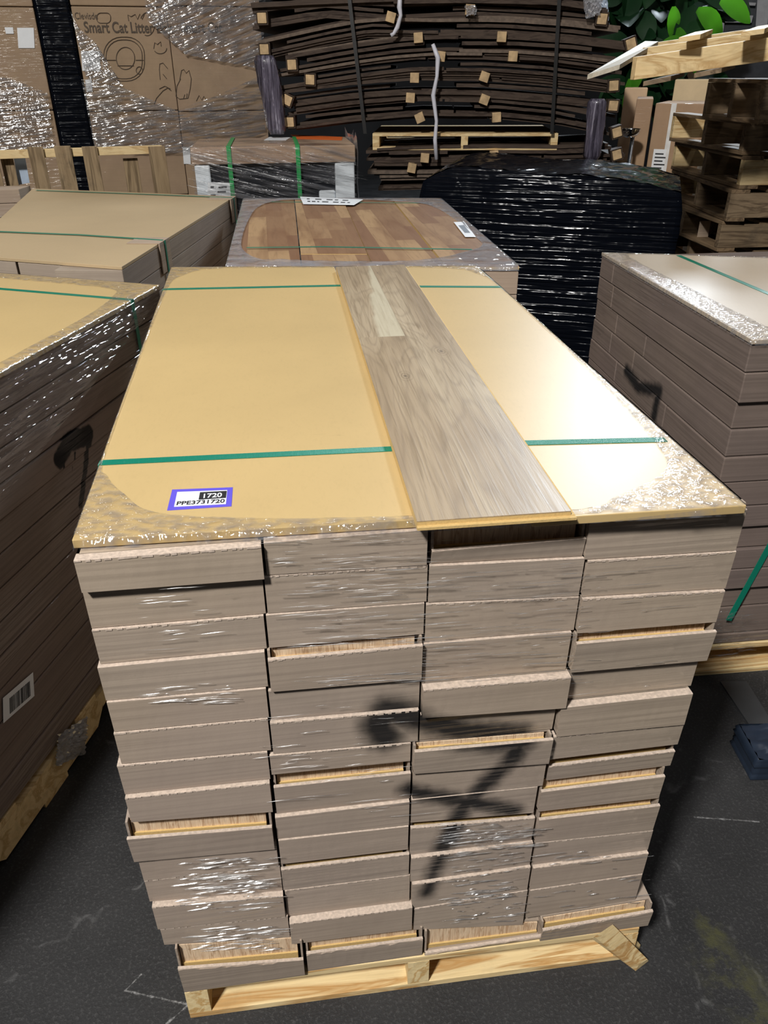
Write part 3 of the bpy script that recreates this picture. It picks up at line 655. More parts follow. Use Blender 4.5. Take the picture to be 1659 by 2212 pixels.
for ci in range(4):
    for k in range(13):
        if ci in (1, 2): continue
        a_ = A0.lerp(B0_, ci/4+.002); b_ = A0.lerp(B0_, (ci+1)/4-.002); d_ = a_+bk*1.4; c_ = b_+bk*1.4
        zt = ZM-.016-k*.068; zb = zt-.066
        q = (a_, b_, c_, d_)
        side = ['left', 'left middle', 'right middle', 'right'][ci]
        carton_block('flooring_carton', [p+V((0,0,zb)) for p in q], [p+V((0,0,zt)) for p in q], m_card2, 'carton of the walnut-topped middle stack, %s column, %s' % (side, RL[k]), 'cartons of the middle stack')
pallet(A0, (B0_-A0), bk, (B0_-A0).length, 1.4, .112, 'pallet beneath the walnut-topped middle stack', None, (m_oldw, m_oldwy), seed=9)
M2Q = [A, B, C, D]
inn2 = st(M2Q, ZM, [(560, 560), (620, 562), (700, 565), (860, 566), (945, 558), (1005, 545), (1040, 532), (1030, 515), (975, 470), (935, 447), (890, 438), (780, 432), (650, 432), (590, 436), (555, 450), (535, 480), (523, 515), (525, 540)])
rim('stretch_film', M2Q, ZM, inn2, f_top2, 'cloudy film folded over the rim of the walnut-topped middle stack', N=120, amp=.006, seed=5, over=.004)
topstrap([(533, 535), (700, 533), (1020, 539)], ZM+.0006, 0, m_green, 'thin green strap across the walnut planks, nearer one', 'straps of the middle stack', .005)
topstrap([(560, 436), (750, 437), (935, 439)], ZM+.0006, 0, m_green, 'thin green strap across the walnut planks, farther one', 'straps of the middle stack', .004)
pp = thing('paper_sheet', atz(715, 436, ZM), 'white printed paper sheet at the far edge of the walnut planks', 'paper')
qp = quadz([(655, 441), (765, 443), (785, 431), (648, 425)], ZM+.004); obj('paper', MB().slab(qp, (0, 0, .0006)), m_white, pp)
rg = random.Random(4)
for r in range(2):
    u = .1
    while u < .85:
        w_ = rg.uniform(.03, .12); v0 = .3+r*.35; v1 = v0+.13
        f2 = lambda s, t: qp[0].lerp(qp[1], s).lerp(qp[3].lerp(qp[2], s), t)+V((0,0,.0007))
        ln = MB().slab([f2(u, v0), f2(u+w_, v0), f2(u+w_, v1), f2(u, v1)], (0, 0, .0002)); obj('printed_line', ln, m_ink, pp); u += w_+rg.uniform(.02, .1)
pp = thing('paper_tag', atz(1002, 496, ZM), 'small white tag with grey square on the right of the walnut planks', 'label')
qp = quadz([(1005, 512), (1028, 512), (1003, 479), (980, 480)], ZM+.0035); obj('paper', MB().slab(qp, (0, 0, .0006)), m_white, pp)
qi = quadz([(1004, 503), (1016, 503), (1002, 486), (990, 487)], ZM+.0042); obj('printed_panel', MB().slab(qi, (0, 0, .0002)), plain('grey_print', (.18, .2, .23, 1)), pp)

# ------------------------------------------------------------------ right pallet (R1)
ZR = .99
Na, Fa = V((R1a.x, R1a.y, 0)), V((R1b.x, R1b.y, 0)); lR = (Fa-Na).length; dR = (Fa-Na).normalized()
xr = (atz(1659, 557, ZR)-atz(1300, 545, ZR)); xr.z = 0; xr.normalize()
xf = V((1, -.03, 0)).normalized()
q = [Na, Na+xf*1.0, Fa+xr*1.05, Fa]
prop(obj('cover_board', MB().slab([p+V((0,0,ZR-.010)) for p in q], (0, 0, .010)), m_boardR, bevel=.001), 'pale glaring hardboard sheet with one strap, topping the right stack', 'board')
rys = [740, 807, 873, 932, 990, 1045, 1099, 1146, 1194, 1237, 1280, 1323, 1380, 1425]
fz = []
for v in rys:   # rows read off the corner facing the camera
    u = 1622-(v-740)*788/3194*1.0; fz.append(onp(u, v, R1a, R1a+V((1, -.05, 0))).z)
fz[0] = ZR-.011
joints = {0: [.88], 1: [.86], 2: [.80, .56], 3: [.82, .62], 4: [.74, .35], 5: [.6], 6: [.7, .3]}
for k in range(len(fz)-1):
    zt = fz[k]-.001; zb = fz[k+1]+.001
    if k == len(fz)-2: zb = .112
    js = [0]+sorted(joints.get(k, []))+[1]; o = -dR*0+xf*random.uniform(0, .006); ins = [.004, .0, .006, .02, .03, .03, .028, .03, .028, .03, .03, .03, .03][k]*0+random.uniform(0, .012)
    for j in range(len(js)-1):
        s0 = js[j]+(.003 if j else 0); s1_ = js[j+1]-.001; p0 = Na.lerp(Fa, s0)+o; p1 = Na.lerp(Fa, s1_)+o
        if j == 0: p0 = p0+dR*ins
        q = [p0, p0+xf*.98, p1+xf*.98, p1]
        pos = ['near', 'middle', 'far'][j if len(js) == 4 else (0 if j == 0 else 2)] if len(js) > 2 else 'only'
        carton_block('flooring_carton', [p+V((0,0,zb)) for p in q], [p+V((0,0,zt)) for p in q], m_cardR, 'grey-brown carton of the right stack, %s, %s one of its row' % (RL[k], pos), 'cartons of the right stack')
pallet(Na+V((.01, .0, 0)), xf, dR, 1.0, lR, .108, 'pallet under the right stack, ends of its boards showing', None, (m_pine, m_pineY), seed=12)
RQ = [Na, Na+xf*1.0, Fa+xr*1.05, Fa]
inR = [(.12, .06), (.4, .035), (.7, .04), (.95, .08), (.97, .5), (.95, .93), (.6, .985), (.3, .985), (.09, .97), (.06, .85), (.07, .5), (.08, .2)]
rim('stretch_film', RQ, ZR, inR, f_top, 'clear film folded over the pale top of the right stack', N=120, amp=.004, seed=15)
topstrap([(1466, 552), (1560, 592), (1659, 634), (1760, 680)], ZR+.0005, 0, m_green, 'dark green strap across the pale top of the right stack', None)
# green strap down its near face
P0 = onp(1659, 1180, R1a, R1a+V((1, -.03, 0))); P1 = onp(1572, 1338, R1a, R1a+V((1, -.03, 0)))
d = (P0-P1).normalized(); P0 = P0+d*.25; w = V((0, -1, 0)).cross(d)*.009; o = V((0, -.004, 0))
prop(obj('strapping_band', MB().slab([P1-w+o, P1+w+o, P0+w+o, P0-w+o], (0, -.001, 0)), m_green), 'green strap running slantwise down the near face of the right stack', 'strap')

# ------------------------------------------------------------------ black-wrapped load
def blackfilm():
    M = MT('black_stretch_film'); p = M.obj()
    a = M.noise(M.mapv(p, (2.2, 2.2, 62)), 1, 2, .5, .2); b = M.noise(p, 12, 2, .5, .3)
    h = M.math('ADD', a, M.math('MULTIPLY', b, .35))
    M.bsdf(Base_Color=(.003, .004, .007, 1), Roughness=.14, Specular_IOR_Level=.16, Normal=M.bump(h, 1., .012)); return M.m
m_bfilm = blackfilm()
def lumpy(a, b, depth, zt, zb, nx=40, ny=12, nz=26, top=None, seed=1, rr=.03, wob=.008):
    """wrapped load: rounded box from a to b (front edge) going back by depth"""
    rg = random.Random(seed); a = V((a[0], a[1], 0)); b = V((b[0], b[1], 0)); d = (b-a).normalized(); bk = V((-d.y, d.x, 0)); L = (b-a).length
    rings = []; per = []
    for i in range(nx+1): per.append((i/nx*L, 0))
    for i in range(1, ny+1): per.append((L, i/ny*depth))
    for i in range(1, nx+1): per.append((L-i/nx*L, depth))
    for i in range(1, ny): per.append((0, depth-i/ny*depth))
    cx, cyy = L/2, depth/2; vs = []; n = len(per)
    def tz(x, y): return zt+(top(x/L, y/depth) if top else 0)
    for k in range(nz+1):
        w = k/nz; f = 1-(.0 if w < .93 else (w-.93)/.07*rr)
        wb = math.sin(k*2.1)*wob*.5+rg.uniform(-wob, wob)*.5
        for (x, y) in per:
            x2 = cx+(x-cx)*f*(1+wb/L); y2 = cyy+(y-cyy)*f*(1+wb/depth); rx = min(x, L-x, .05)/.05; ry = min(y, depth-y, .05)/.05
            z = zb+(tz(x, y)-zb)*w
            vs.append(a+d*x2+bk*y2+V((0, 0, z)))
    fs = [(k*n+i, k*n+(i+1) % n, (k+1)*n+(i+1) % n, (k+1)*n+i) for k in range(nz) for i in range(n)]
    base = len(vs)
    g = 14
    for j in range(g+1):
        for i in range(nx+1):
            x = i/nx*L; y = j/g*depth; x2 = cx+(x-cx)*(1-rr); y2 = cyy+(y-cyy)*(1-rr)
            vs.append(a+d*x2+bk*y2+V((0, 0, tz(x, y)+rg.uniform(-.004, .006))))
    for j in range(g):
        for i in range(nx): q = base+j*(nx+1)+i; fs.append((q, q+1, q+nx+2, q+nx+1))
    return MB().add(vs, fs)
bl, br = atd(905, 400, 3.9), atd(1483, 410, 3.78)
tf = lambda s, t: (.055*math.sin(min(1, s*6)*math.pi/2)-.02)*1.0-.075*max(0, s-.62)/.38*(1)+.02*t+.012*math.sin(s*9)
mb = lumpy(bl, br, .5, 1.09, .02, top=tf, seed=3)
prop(obj('wrapped_load', mb, m_bfilm, smooth=True), 'large load wrapped in glossy black film, between the middle and right stacks', 'wrapped pallet')

# ------------------------------------------------------------------ strapped appliance package
ap, aq = atd(415, 360, 4.5), atd(768, 360, 4.5)
ap = V((ap.x, ap.y, 0)); aq = V((aq.x, aq.y, 0)); dA = (aq-ap).normalized(); bA = V((-dA.y, dA.x, 0)); LA = (aq-ap).length
def onA(u, v): return onp(u, v, ap, aq)
zT = onA(600, 316).z; zC = onA(600, 353).z; DA = .62
t = thing('appliance_package', ap.lerp(aq, .5), 'appliance with cardboard lid and white foam corners, bound by two bright green straps', 'package')
mdl = cardboard('lid_board', (.42, .30, .21, 1), None, coat=1.0, bump=.9)
def boxA(x0, x1, y0, y1, z0_, z1_, m, nm, lb=None, bv=.004):
    b0 = ap+dA*x0+bA*y0; b1 = ap+dA*x1+bA*y0; b2 = ap+dA*x1+bA*y1; b3 = ap+dA*x0+bA*y1
    return obj(nm, MB().hexa([p+V((0,0,z0_)) for p in (b0, b1, b2, b3)], [p+V((0,0,z1_)) for p in (b0, b1, b2, b3)]), m, t, label=lb, bevel=bv)
boxA(.0, LA, 0, DA, zC, zT, mdl, 'cardboard_lid', 'brown cardboard lid under film')
boxA(.05, LA-.04, .03, DA-.02, .13, zC, m_dark, 'appliance_body', 'black appliance body')
for x0, x1 in ((0.01, .09), (LA-.11, LA-.005)):
    boxA(x0, x1, .005, .12, .13, zC-.002, m_foam, 'foam_corner', 'white foam corner post', .008)
    boxA(x0, x1, DA-.12, DA-.005, .13, zC-.002, m_foam, 'foam_corner', 'white foam corner post', .008)
boxA(LA-.20, LA-.11, .02, .06, .13, zC-.14, m_foam, 'foam_corner', 'white foam corner post', .01)
qd = [onA(450, 430)-bA*.004, onA(500, 430)-bA*.004, onA(498, 395)-bA*.004, onA(448, 393)-bA*.004]
obj('paper_label', MB().slab(qd, -bA*.001), m_white, t)
for (u0, u1, v0) in ((472, 490, 402), (470, 488, 412), (455, 462, 402), (455, 466, 420)):
    ll = MB().slab([onA(u0, v0+4)-bA*.0055, onA(u1, v0+4)-bA*.0055, onA(u1, v0)-bA*.0055, onA(u0, v0)-bA*.0055], -bA*.0004)
    obj('printed_line', ll, m_ink, t)
qo = [atz(u, v, zT+.001) for u, v in ((628, 291), (640, 300), (738, 303), (740, 296))]
obj('warning_label', MB().slab(qo, (0,0,.001)), m_orange, t, label='orange printed warning strip')
qo = [atz(u, v, zT+.001) for u, v in ((570, 303), (618, 303), (628, 297), (582, 296))]
obj('paper_label', MB().slab(qo, (0,0,.001)), m_white, t)
for u in (503, 648):
    f0 = onA(u, 420); x = (f0-ap).dot(dA); w = dA*.011; P = [ap+dA*x-bA*.006+V((0,0,.12)), ap+dA*x-bA*.006+V((0,0,zT+.003)), ap+dA*x+bA*(DA+.006)+V((0,0,zT+.003))]
    mb = MB(); mb.hexa([P[0]-w, P[0]+w, P[1]+w, P[1]-w], [p-bA*.0015 for p in (P[0]-w, P[0]+w, P[1]+w, P[1]-w)])
    mb.ribbon([P[1], P[2]], w, (0, 0, 1), .0015)
    prop(obj('strapping_band', mb, m_green2), 'bright green strap around the foam-cornered appliance, %s one' % ('left' if u < 600 else 'right'), 'strap', 'bright green straps of the appliance')
# gathered film around it: clear sheet over front and a knotted tuft on the right
fm = MB(); nxx, nzz = 40, 16; vs = []; rg = random.Random(2)
for j in range(nzz+1):
    for i in range(nxx+1):
        s = i/nxx; zz = .5+(zT+.005-.5)*j/nzz; vs.append(ap+dA*(LA*s)-bA*(.012+.006*math.sin(j*1.9+s*9)+rg.uniform(0, .002))+V((0,0,zz)))
fm.add(vs, [(j*(nxx+1)+i, j*(nxx+1)+i+1, (j+1)*(nxx+1)+i+1, (j+1)*(nxx+1)+i) for j in range(nzz) for i in range(nxx)])
f_app = film('stretch_film_appliance', 1.0, (4, 4, 50), .42, rot=(0, -.22, 0), bump=1., rough=.22, cut=.05, gloss=.4, milk=.22)
sd = MB(); vs = []
for j in range(13):
    for i in range(9):
        vs.append(ap+dA*(LA+.012+.02*math.sin(i*1.3+j*.7)*(i/8)+.004*math.sin(j*2.5+i))+bA*(DA*i/8-.01)+V((0,0,.3+(zT+.04-.3)*j/12+(.02*math.sin(i*2) if j == 12 else 0))))
sd.add(vs, [(j*9+i, j*9+i+1, (j+1)*9+i+1, (j+1)*9+i) for j in range(12) for i in range(8)])
f_grey = film('stretch_film_grey', 1.6, milk=.7, sc=(14, 14, 6), white=.33, bump=.8, rough=.2, cut=-.25)
obj('film_skin', fm, f_app, t, label='streaky clear film', smooth=True)
obj('film_skin', sd, f_grey, t, label='greyish film hanging at the side', smooth=True)
obj('film_crease', pleats([(425, 322, 640, 425, .24, 34), (600, 325, 765, 400, .16, 22)], lambda u, v: onA(u, v)-bA*.02, m_glint, 0, OY, 31, '', wmin=.12, wmax=.45), m_glint, t, label='bright diagonal film creases')
pallet(ap+bA*.0, dA, bA, LA, DA, .12, 'pallet beneath the strapped appliance', None, (m_oldw, m_oldwy), seed=22)

# ------------------------------------------------------------------ collapsed crates at the back
CA, CB = atd(560, 150, 5.15), atd(1350, 150, 5.15)
CA = V((CA.x, CA.y, 0)); CB = V((CB.x, CB.y, 0)); dC = (CB-CA).normalized(); bC = V((-dC.y, dC.x, 0))
def onC(u, v, b=0): return onp(u, v, CA, CB)+bC*b
m_crate = wood('dark_brown_crate_board', (.050, .033, .024, 1), (.075, .052, .038, 1), (.035, .022, .016, 1), 'x', .8, rough=.7)
m_crate2 = plain('worn_crate_edge', (.13, .095, .07, 1), .8, var=.3, sc=40)
m_block = plain('pale_block_end', (.50, .35, .19, 1), .8, var=.25, sc=30)
layers = [
 ([(556, 2), (700, -6), (850, -12), (1015, -14), (1200, -10), (1300, 4)], [], 545, 1318),
 ([(569, 40), (700, 18), (845, 30), (930, 26), (1015, 22), (1150, 30), (1298, 42)], [(569, 40), (845, 38), (1015, 22), (1298, 42)], 548, 1320),
 ([(574, 107), (700, 78), (800, 60), (904, 62), (1083, 62), (1230, 72), (1360, 88)], [(574, 107), (904, 82), (1083, 80), (1360, 95)], 555, 1372),
 ([(633, 140), (760, 118), (860, 104), (952, 98), (1107, 100), (1230, 108), (1345, 122)], [(633, 140), (952, 122), (1107, 122)], 600, 1355),
 ([(672, 172), (780, 156), (896, 143), (1046, 143), (1180, 152), (1323, 172)], [(672, 172), (896, 168), (1046, 166), (1323, 185)], 598, 1345),
 ([(623, 216), (760, 198), (887, 188), (1046, 190), (1180, 200), (1322, 216)], [(623, 216), (887, 211), (1046, 215), (1322, 228)], 605, 1335),
 ([(628, 263), (760, 246), (907, 234), (1072, 236), (1200, 248), (1330, 275)], [(628, 263), (907, 254), (1072, 253), (1330, 285)], 620, 1340),
 ([(800, 338), (918, 334), (1067, 332), (1200, 334), (1330, 330)], [(918, 340), (1067, 335), (1330, 333)], 795, 1345),
 ([(800, 366), (900, 366), (1067, 362), (1200, 362), (1330, 362)], [(890, 362)], 800, 1330),
 ([(800, 398), (900, 396), (1067, 396), (1200, 396), (1330, 396)], [], 800, 1330),
]
CR = ['partly above the frame', 'second from the top', 'third from the top', 'fourth from the top', 'fifth from the top', 'sixth from the top', 'lowest above the pallet', 'first below the pallet', 'second below the pallet', 'third below the pallet']
def interp(pl, u):
    for (a, b), (c, d) in zip(pl, pl[1:]):
        if a <= u <= c: return b+(d-b)*(u-a)/(c-a)
    (a, b), (c, d) = (pl[0], pl[1]) if u < pl[0][0] else (pl[-2], pl[-1]); return b+(d-b)*(u-a)/(c-a)
rg = random.Random(11)
for li, (pl, blocks, uL, uR) in enumerate(layers):
    c = onC((uL+uR)/2, interp(pl, (uL+uR)/2)+20)
    t = thing('collapsed_crate', c, 'dark brown collapsed crate in the tall back stack, %s' % CR[li], 'crate', 'collapsed brown crates at the back')
    offs = [-20, -14.5, 10.5, 15.5, 21] if li < 7 else [-13, -7, 9, 14]
    for bi, of in enumerate(offs+[-2]):
        segs = [(uL+rg.uniform(-8, 30), uR+rg.uniform(-40, 6))]
        if of == -2: segs = [(uL+rg.uniform(20, 90), uL+(uR-uL)*rg.uniform(.3, .42)), (uL+(uR-uL)*rg.uniform(.5, .6), uR-rg.uniform(30, 120))] if li < 8 else []
        elif rg.random() < .5:
            m_ = uL+(uR-uL)*rg.uniform(.3, .7); segs = [(segs[0][0], m_-2), (m_+3, segs[0][1])]
        for (ua, ub) in segs:
            tilt = rg.uniform(-2.5, 2.5); mb = MB(); th = rg.uniform(.013, .019); N = 14; dep0 = rg.uniform(-.025, .03); vs = []
            for i in range(N+1):
                u = ua+(ub-ua)*i/N; v = interp(pl, u)+of+tilt*(i/N-.5)+rg.uniform(-.35, .35)
                p = onC(u, v); vs += [p+bC*dep0, p+bC*(dep0+.75), p+V((0,0,th))+bC*(dep0+.75), p+V((0,0,th))+bC*dep0]
            for i in range(N):
                a = i*4; mb.add([], [])
            fs = []; 
            for i in range(N):
                a = i*4; b = a+4
                fs += [(a, b, b+3, a+3), (a+3, b+3, b+2, a+2), (a+1, a+2, b+2, b+1), (a, a+1, b+1, b)]
            fs += [(0, 3, 2, 1), (N*4, N*4+1, N*4+2, N*4+3)]
            mb.add(vs, fs, 0)
            obj('board', mb, [m_crate if rg.random() > .12 else m_crate2], t)
    for (u, v) in blocks:
        p = onC(u, v); an = rg.uniform(-.45, .45) if rg.random() < .6 else rg.uniform(-.08, .08); s = .025
        ax = (dC*math.cos(an)+V((0,0,math.sin(an))))*s; az = (-dC*math.sin(an)+V((0,0,math.cos(an))))*s
        b = obj('corner_block', MB().obox(p+bC*.0-bC*.03+bC*.03, ax, bC*.045, az), m_block, t, bevel=.002, label='pale square wooden block end')
        if u < 700 or u > 1290:   # dark hinge band wrapped round the outer blocks
            mb = MB(); sgn = 1 if u < 700 else 1
            for k in range(4):
                c4 = [(1, 1), (-1, 1), (-1, -1), (1, -1)]; (a1, b1), (a2, b2) = c4[k], c4[(k+1) % 4]
                q1 = p+ax*1.12*a1+az*1.12*b1; q2 = p+ax*1.12*a2+az*1.12*b2; o1 = p+ax*1.3*a1+az*1.3*b1; o2 = p+ax*1.3*a2+az*1.3*b2
                mb.hexa([q1-bC*.04, q2-bC*.04, o2-bC*.04, o1-bC*.04], [q1+bC*.04, q2+bC*.04, o2+bC*.04, o1+bC*.04])
            obj('hinge_band', mb, m_crate, b)
# the pallet between them
pz = onC(1000, 322).z; ph = onC(1000, 288).z-pz; pl0 = onC(805, 322); pr0 = onC(1203, 322)
pallet(V((pl0.x, pl0.y, pz-.006)), dC, bC, (pr0-pl0).length, .8, ph+.006, 'light wooden pallet sandwiched inside the brown crate stack', None, (m_yelw, m_yelw), ns=3, seed=31)
for i, (ua, va, ub, vb) in enumerate(((754, -20, 790, 288), (1207, -20, 1190, 288))):
    pts = [onC(ua+(ub-ua)*k/6, va+(vb-va)*k/6, -.04) for k in range(7)]
    prop(obj('strapping_band', MB().ribbon(pts, dC*.010, tuple(-bC), .002), m_blackstrap), 'black strap down the brown crate stack, %s one' % ('left' if i == 0 else 'right'), 'strap', 'black straps of the crate stack')
for nm, pts in (('loose white plastic strand curling over the upper left of the brown crates', [(866, -15), (864, 18), (867, 35), (860, 60), (852, 74), (846, 78)]),
                ('long twisted white plastic strand hanging down the middle of the brown crates', [(935, 96), (946, 125), (944, 165), (936, 205), (943, 260), (940, 300), (943, 342)])):
    P = [onC(u, v, -.07) for u, v in pts]; prop(obj('plastic_strand', MB().tube(P, [.010, .014, .010, .013, .010, .012, .012][:len(P)], 7), m_strand, smooth=True), nm, 'plastic strand')
def twist(px, w, m, label, cat='plastic film', D=-.07, seed=1):
    rg = random.Random(seed); mb = MB(); NN = 14; n = 12; vs = []
    P = []
    for k in range(NN+1):
        f = k/NN*(len(px)-1); i = min(int(f), len(px)-2); u = px[i][0]+(px[i+1][0]-px[i][0])*(f-i); v = px[i][1]+(px[i+1][1]-px[i][1])*(f-i); P.append(onC(u, v, D))
    for k, p in enumerate(P):
        for j in range(n):
            a = j*2*math.pi/n; r = w*(1+.25*math.sin(j*2.3+k*.2)+rg.uniform(-.06, .06))*(.75 if k in (0, NN) else 1); vs.append(p+dC*math.cos(a)*r+bC*math.sin(a)*r*.7)
    fs = [(k*n+j, k*n+(j+1) % n, (k+1)*n+(j+1) % n, (k+1)*n+j) for k in range(NN) for j in range(n)]
    fs += [tuple(range(n))[::-1], tuple(NN*n+j for j in range(n))]
    return prop(obj('wrapped_post', mb.add(vs, fs), m, smooth=True), label, cat)
def purplefilm():
    M = MT('violet_grey_film'); p = M.obj(); a = M.noise(M.mapv(p, (60, 60, 4)), 1, 5, .6, .5)
    M.bsdf(Base_Color=M.ramp(a, [(.4, (.035, .03, .045)), (.6, (.14, .125, .17)), (.75, (.5, .48, .56))]), Roughness=.25, Coat_Weight=.5, Normal=M.bump(a, .8, .01)); return M.m
m_pf = purplefilm()
twist([(578, 120), (590, 200), (602, 288)], .055, m_pf, 'post bundled in violet-grey film at the left edge of the crate stack', 'wrapped post', seed=2)
twist([(1287, 212), (1281, 260), (1272, 345)], .045, m_pf, 'post bundled in violet-grey film at the right of the crate stack', 'wrapped post', -.08, seed=3)
def tuft(px, m, label, seed, D=-.05, thick=.02):
    rg = random.Random(seed); mb = MB(); N = 12
    A_, B_, C_, D_ = px; vs = []
    for j in range(N+1):
        for i in range(N+1):
            s, t2 = i/N, j/N; u = (A_[0]*(1-s)+B_[0]*s)*(1-t2)+(D_[0]*(1-s)+C_[0]*s)*t2; v = (A_[1]*(1-s)+B_[1]*s)*(1-t2)+(D_[1]*(1-s)+C_[1]*s)*t2
            vs.append(onC(u+rg.uniform(-2, 2), v+rg.uniform(-2, 2), D-thick*rg.uniform(0, 1)))
    mb.add(vs, [(j*(N+1)+i, j*(N+1)+i+1, (j+1)*(N+1)+i+1, (j+1)*(N+1)+i) for j in range(N) for i in range(N)])
    return prop(obj('film_scrap', mb, m, smooth=False), label, 'plastic film')
tuft([(1252, -20), (1300, -20), (1292, 34), (1262, 42)], f_grey, 'torn tuft of clear film at the upper right of the crates', 3)
tuft([(1305, -15), (1334, -15), (1337, 56), (1306, 56)], plain('pale_blue_film', (.42, .50, .60, 1), .3), 'pale blue sheet hanging behind the upper right crates', 5, D=.3)
tuft([(1003, 14), (1026, 14), (1030, 34), (1008, 36)], f_grey, 'small knot of clear film on the top middle block of the crates', 7, D=-.06)

# ------------------------------------------------------------------ cat litter box cartons on the left
LP, LQ2 = atd(0, 150, 6.05), atd(575, 150, 6.05)
LP = V((LP.x, LP.y, 0)); LQ2 = V((LQ2.x, LQ2.y, 0)); dB = (LQ2-LP).normalized(); bB = V((-dB.y, dB.x, 0))
def onB(u, v, b=0): return onp(u, v, LP, LQ2)+bB*b
m_lit = cardboard('litter_carton_board', (.36, .26, .17, 1), None, coat=.35, streak=.15, bump=.5)
def litter(uL, uR, vT, vB, label, tag_=True, sc=1.0):
    a = onB(uL, 125); b = onB(uR, 125); zt = onB((uL+uR)/2, vT).z; zb = onB((uL+uR)/2, vB).z
    a = V((a.x, a.y, 0)); b = V((b.x, b.y, 0)); q = [a, b, b+bB*.55, a+bB*.55]
    t = thing('litter_box_carton', (a+b)/2+V((0,0,zb)), label, 'carton', 'cat litter box cartons under film')
    obj('carton_body', MB().hexa([p+V((0,0,zb+.002)) for p in q], [p+V((0,0,zt-.002)) for p in q]), m_lit, t, bevel=.006)
    return t, a, b, zt, zb
rowsB = [(14, -150), (240, 14), (425, 240)]
zfl = None
lits = {}
for (nm, uL, uR) in (('left', -115, 93), ('centre', 172, 371), ('right', 372, 568)):
    for r, (vB, vT) in enumerate(rowsB):
        lits[nm, r] = litter(uL, uR, vT, vB, 'big brown litter box carton, %s column, %s row in view' % (nm, ['top', 'middle', 'lower'][r]))
for nm in ('left', 'centre', 'right'):   # hidden foot of each column, down to its pallet
    t0_, a, b, zt, zb = lits[nm, 2]; q = [a, b, b+bB*.55, a+bB*.55]
    t = thing('litter_box_carton', (a+b)/2+V((0,0,.12)), 'big brown litter box carton, %s column, lowest behind the slatted pallet' % nm, 'carton', 'cat litter box cartons under film')
    obj('carton_body', MB().hexa([p+V((0,0,.122)) for p in q], [p+V((0,0,zb-.002)) for p in q]), m_lit, t, bevel=.006)
    pallet(V((a.x, a.y, 0)), dB, bB, (b-a).length, .6, .12, 'pallet under the %s column of litter box cartons' % nm, None, (m_oldw, m_oldwy), seed=40)
ct = lits['centre', 1][0]; cr = lits['right', 1][0]
def line_art(parent, name, polys, r=.0022, m=m_brownink):
    mb = MB()
    for poly in polys:
        P = [onB(u, v, -.003) for u, v in poly]
        mb.tube(P, r, 5)
    return obj(name, mb, m, parent, label='printed line drawing')
def arc(cx, cy, rx, ry, a0, a1, n=20): return [(cx+rx*math.cos(math.radians(a0+(a1-a0)*k/n)), cy+ry*math.sin(math.radians(a0+(a1-a0)*k/n))) for k in range(n+1)]
def rrect(x0, y0, x1, y1, r): return arc(x1-r, y0+r, r, r, -90, 0, 6)+arc(x1-r, y1-r, r, r, 0, 90, 6)+arc(x0+r, y1-r, r, r, 90, 180, 6)+arc(x0+r, y0+r, r, r, 180, 270, 6)+[(x1-r, y0)]
line_art(ct, 'printed_drawing', [rrect(224, 80, 312, 175, 38), rrect(229, 86, 307, 170, 34), arc(271, 126, 20, 24, 0, 360, 30), [(226, 130), (250, 130)], [(293, 130), (310, 130)], [(254, 142), (289, 142)], arc(301, 152, 7, 8, 0, 360, 14)])
line_art(ct, 'printed_pictogram', [rrect(209, 28, 239, 50, 9), arc(318, 52, 16, 25, -150, 110, 20), [(278, 45), (276, 32), (283, 36), (292, 31), (297, 42), (302, 30), (307, 42), (312, 30)]])
line_art(ct, 'printed_cats', [[(332, 105), (334, 92), (340, 96), (347, 90), (348, 100)], arc(346, 104, 14, 12, 0, 150, 10), [(346, 172), (344, 150), (345, 138), (352, 136), (362, 148)], [(333, 225), (338, 212), (352, 196), (362, 190), (370, 196)], [(344, 192), (356, 186), (368, 192)], [(352, 160), (360, 170)]])
line_art(cr, 'printed_cats', [[(388, 172), (392, 152), (397, 150), (402, 158), (408, 152), (413, 170), (411, 190), (406, 212), (388, 214), (380, 208), (382, 186), (390, 170)], [(396, 214), (399, 204)], [(403, 212), (404, 202)], [(424, 218), (430, 206), (436, 216), (440, 208), (446, 216)]])
zl = onB(182, 70).z
text_obj('printed_title', 'Smart Cat Litter Box', .083, onB(183, 70, -.003), dB, (0, 0, 1), m_brownink, ct, .0006, True, sx=.76)
text_obj('printed_title', 'Smart Cat', .083, onB(392, 70, -.003), dB, (0, 0, 1), m_brownink, cr, .0006, True, sx=.76)
text_obj('printed_word', 'Clevisde', .05, onB(162, 41, -.003), dB, (0, 0, 1), m_brownink, ct, .0006, sx=.8)
for k, (x0, y0, x1, y1, lb) in enumerate(((37, 60, 75, 104, 'square white sticker on the left litter box carton'), (10, 59, 30, 73, 'small white sticker beside the square one on the left litter box carton'),
                                   (175, 110, 217, 153, 'square white sticker on the centre litter box carton'), (184, 172, 200, 198, 'small white sticker low on the centre litter box carton'), (394, 318, 412, 354, 'upright white sticker on the right litter box carton'))):
    q = [onB(x0+3, y1, -.004), onB(x1, y1, -.004), onB(x1-2, y0, -.004), onB(x0, y0, -.004)]
    prop(obj('sticker', MB().slab(q, -bB*.001), m_white), lb, 'sticker')
# black wrapped column between them
a = onB(96, 125, -.02); b = onB(169, 125, -.02)
mb = lumpy((a.x, a.y), (b.x, b.y), .5, 2.3, .12, nx=10, ny=8, nz=60, wob=.004, seed=6)
prop(obj('wrapped_load', mb, m_bfilm, smooth=True), 'tall narrow column wrapped in black film between the litter box cartons', 'wrapped pallet')
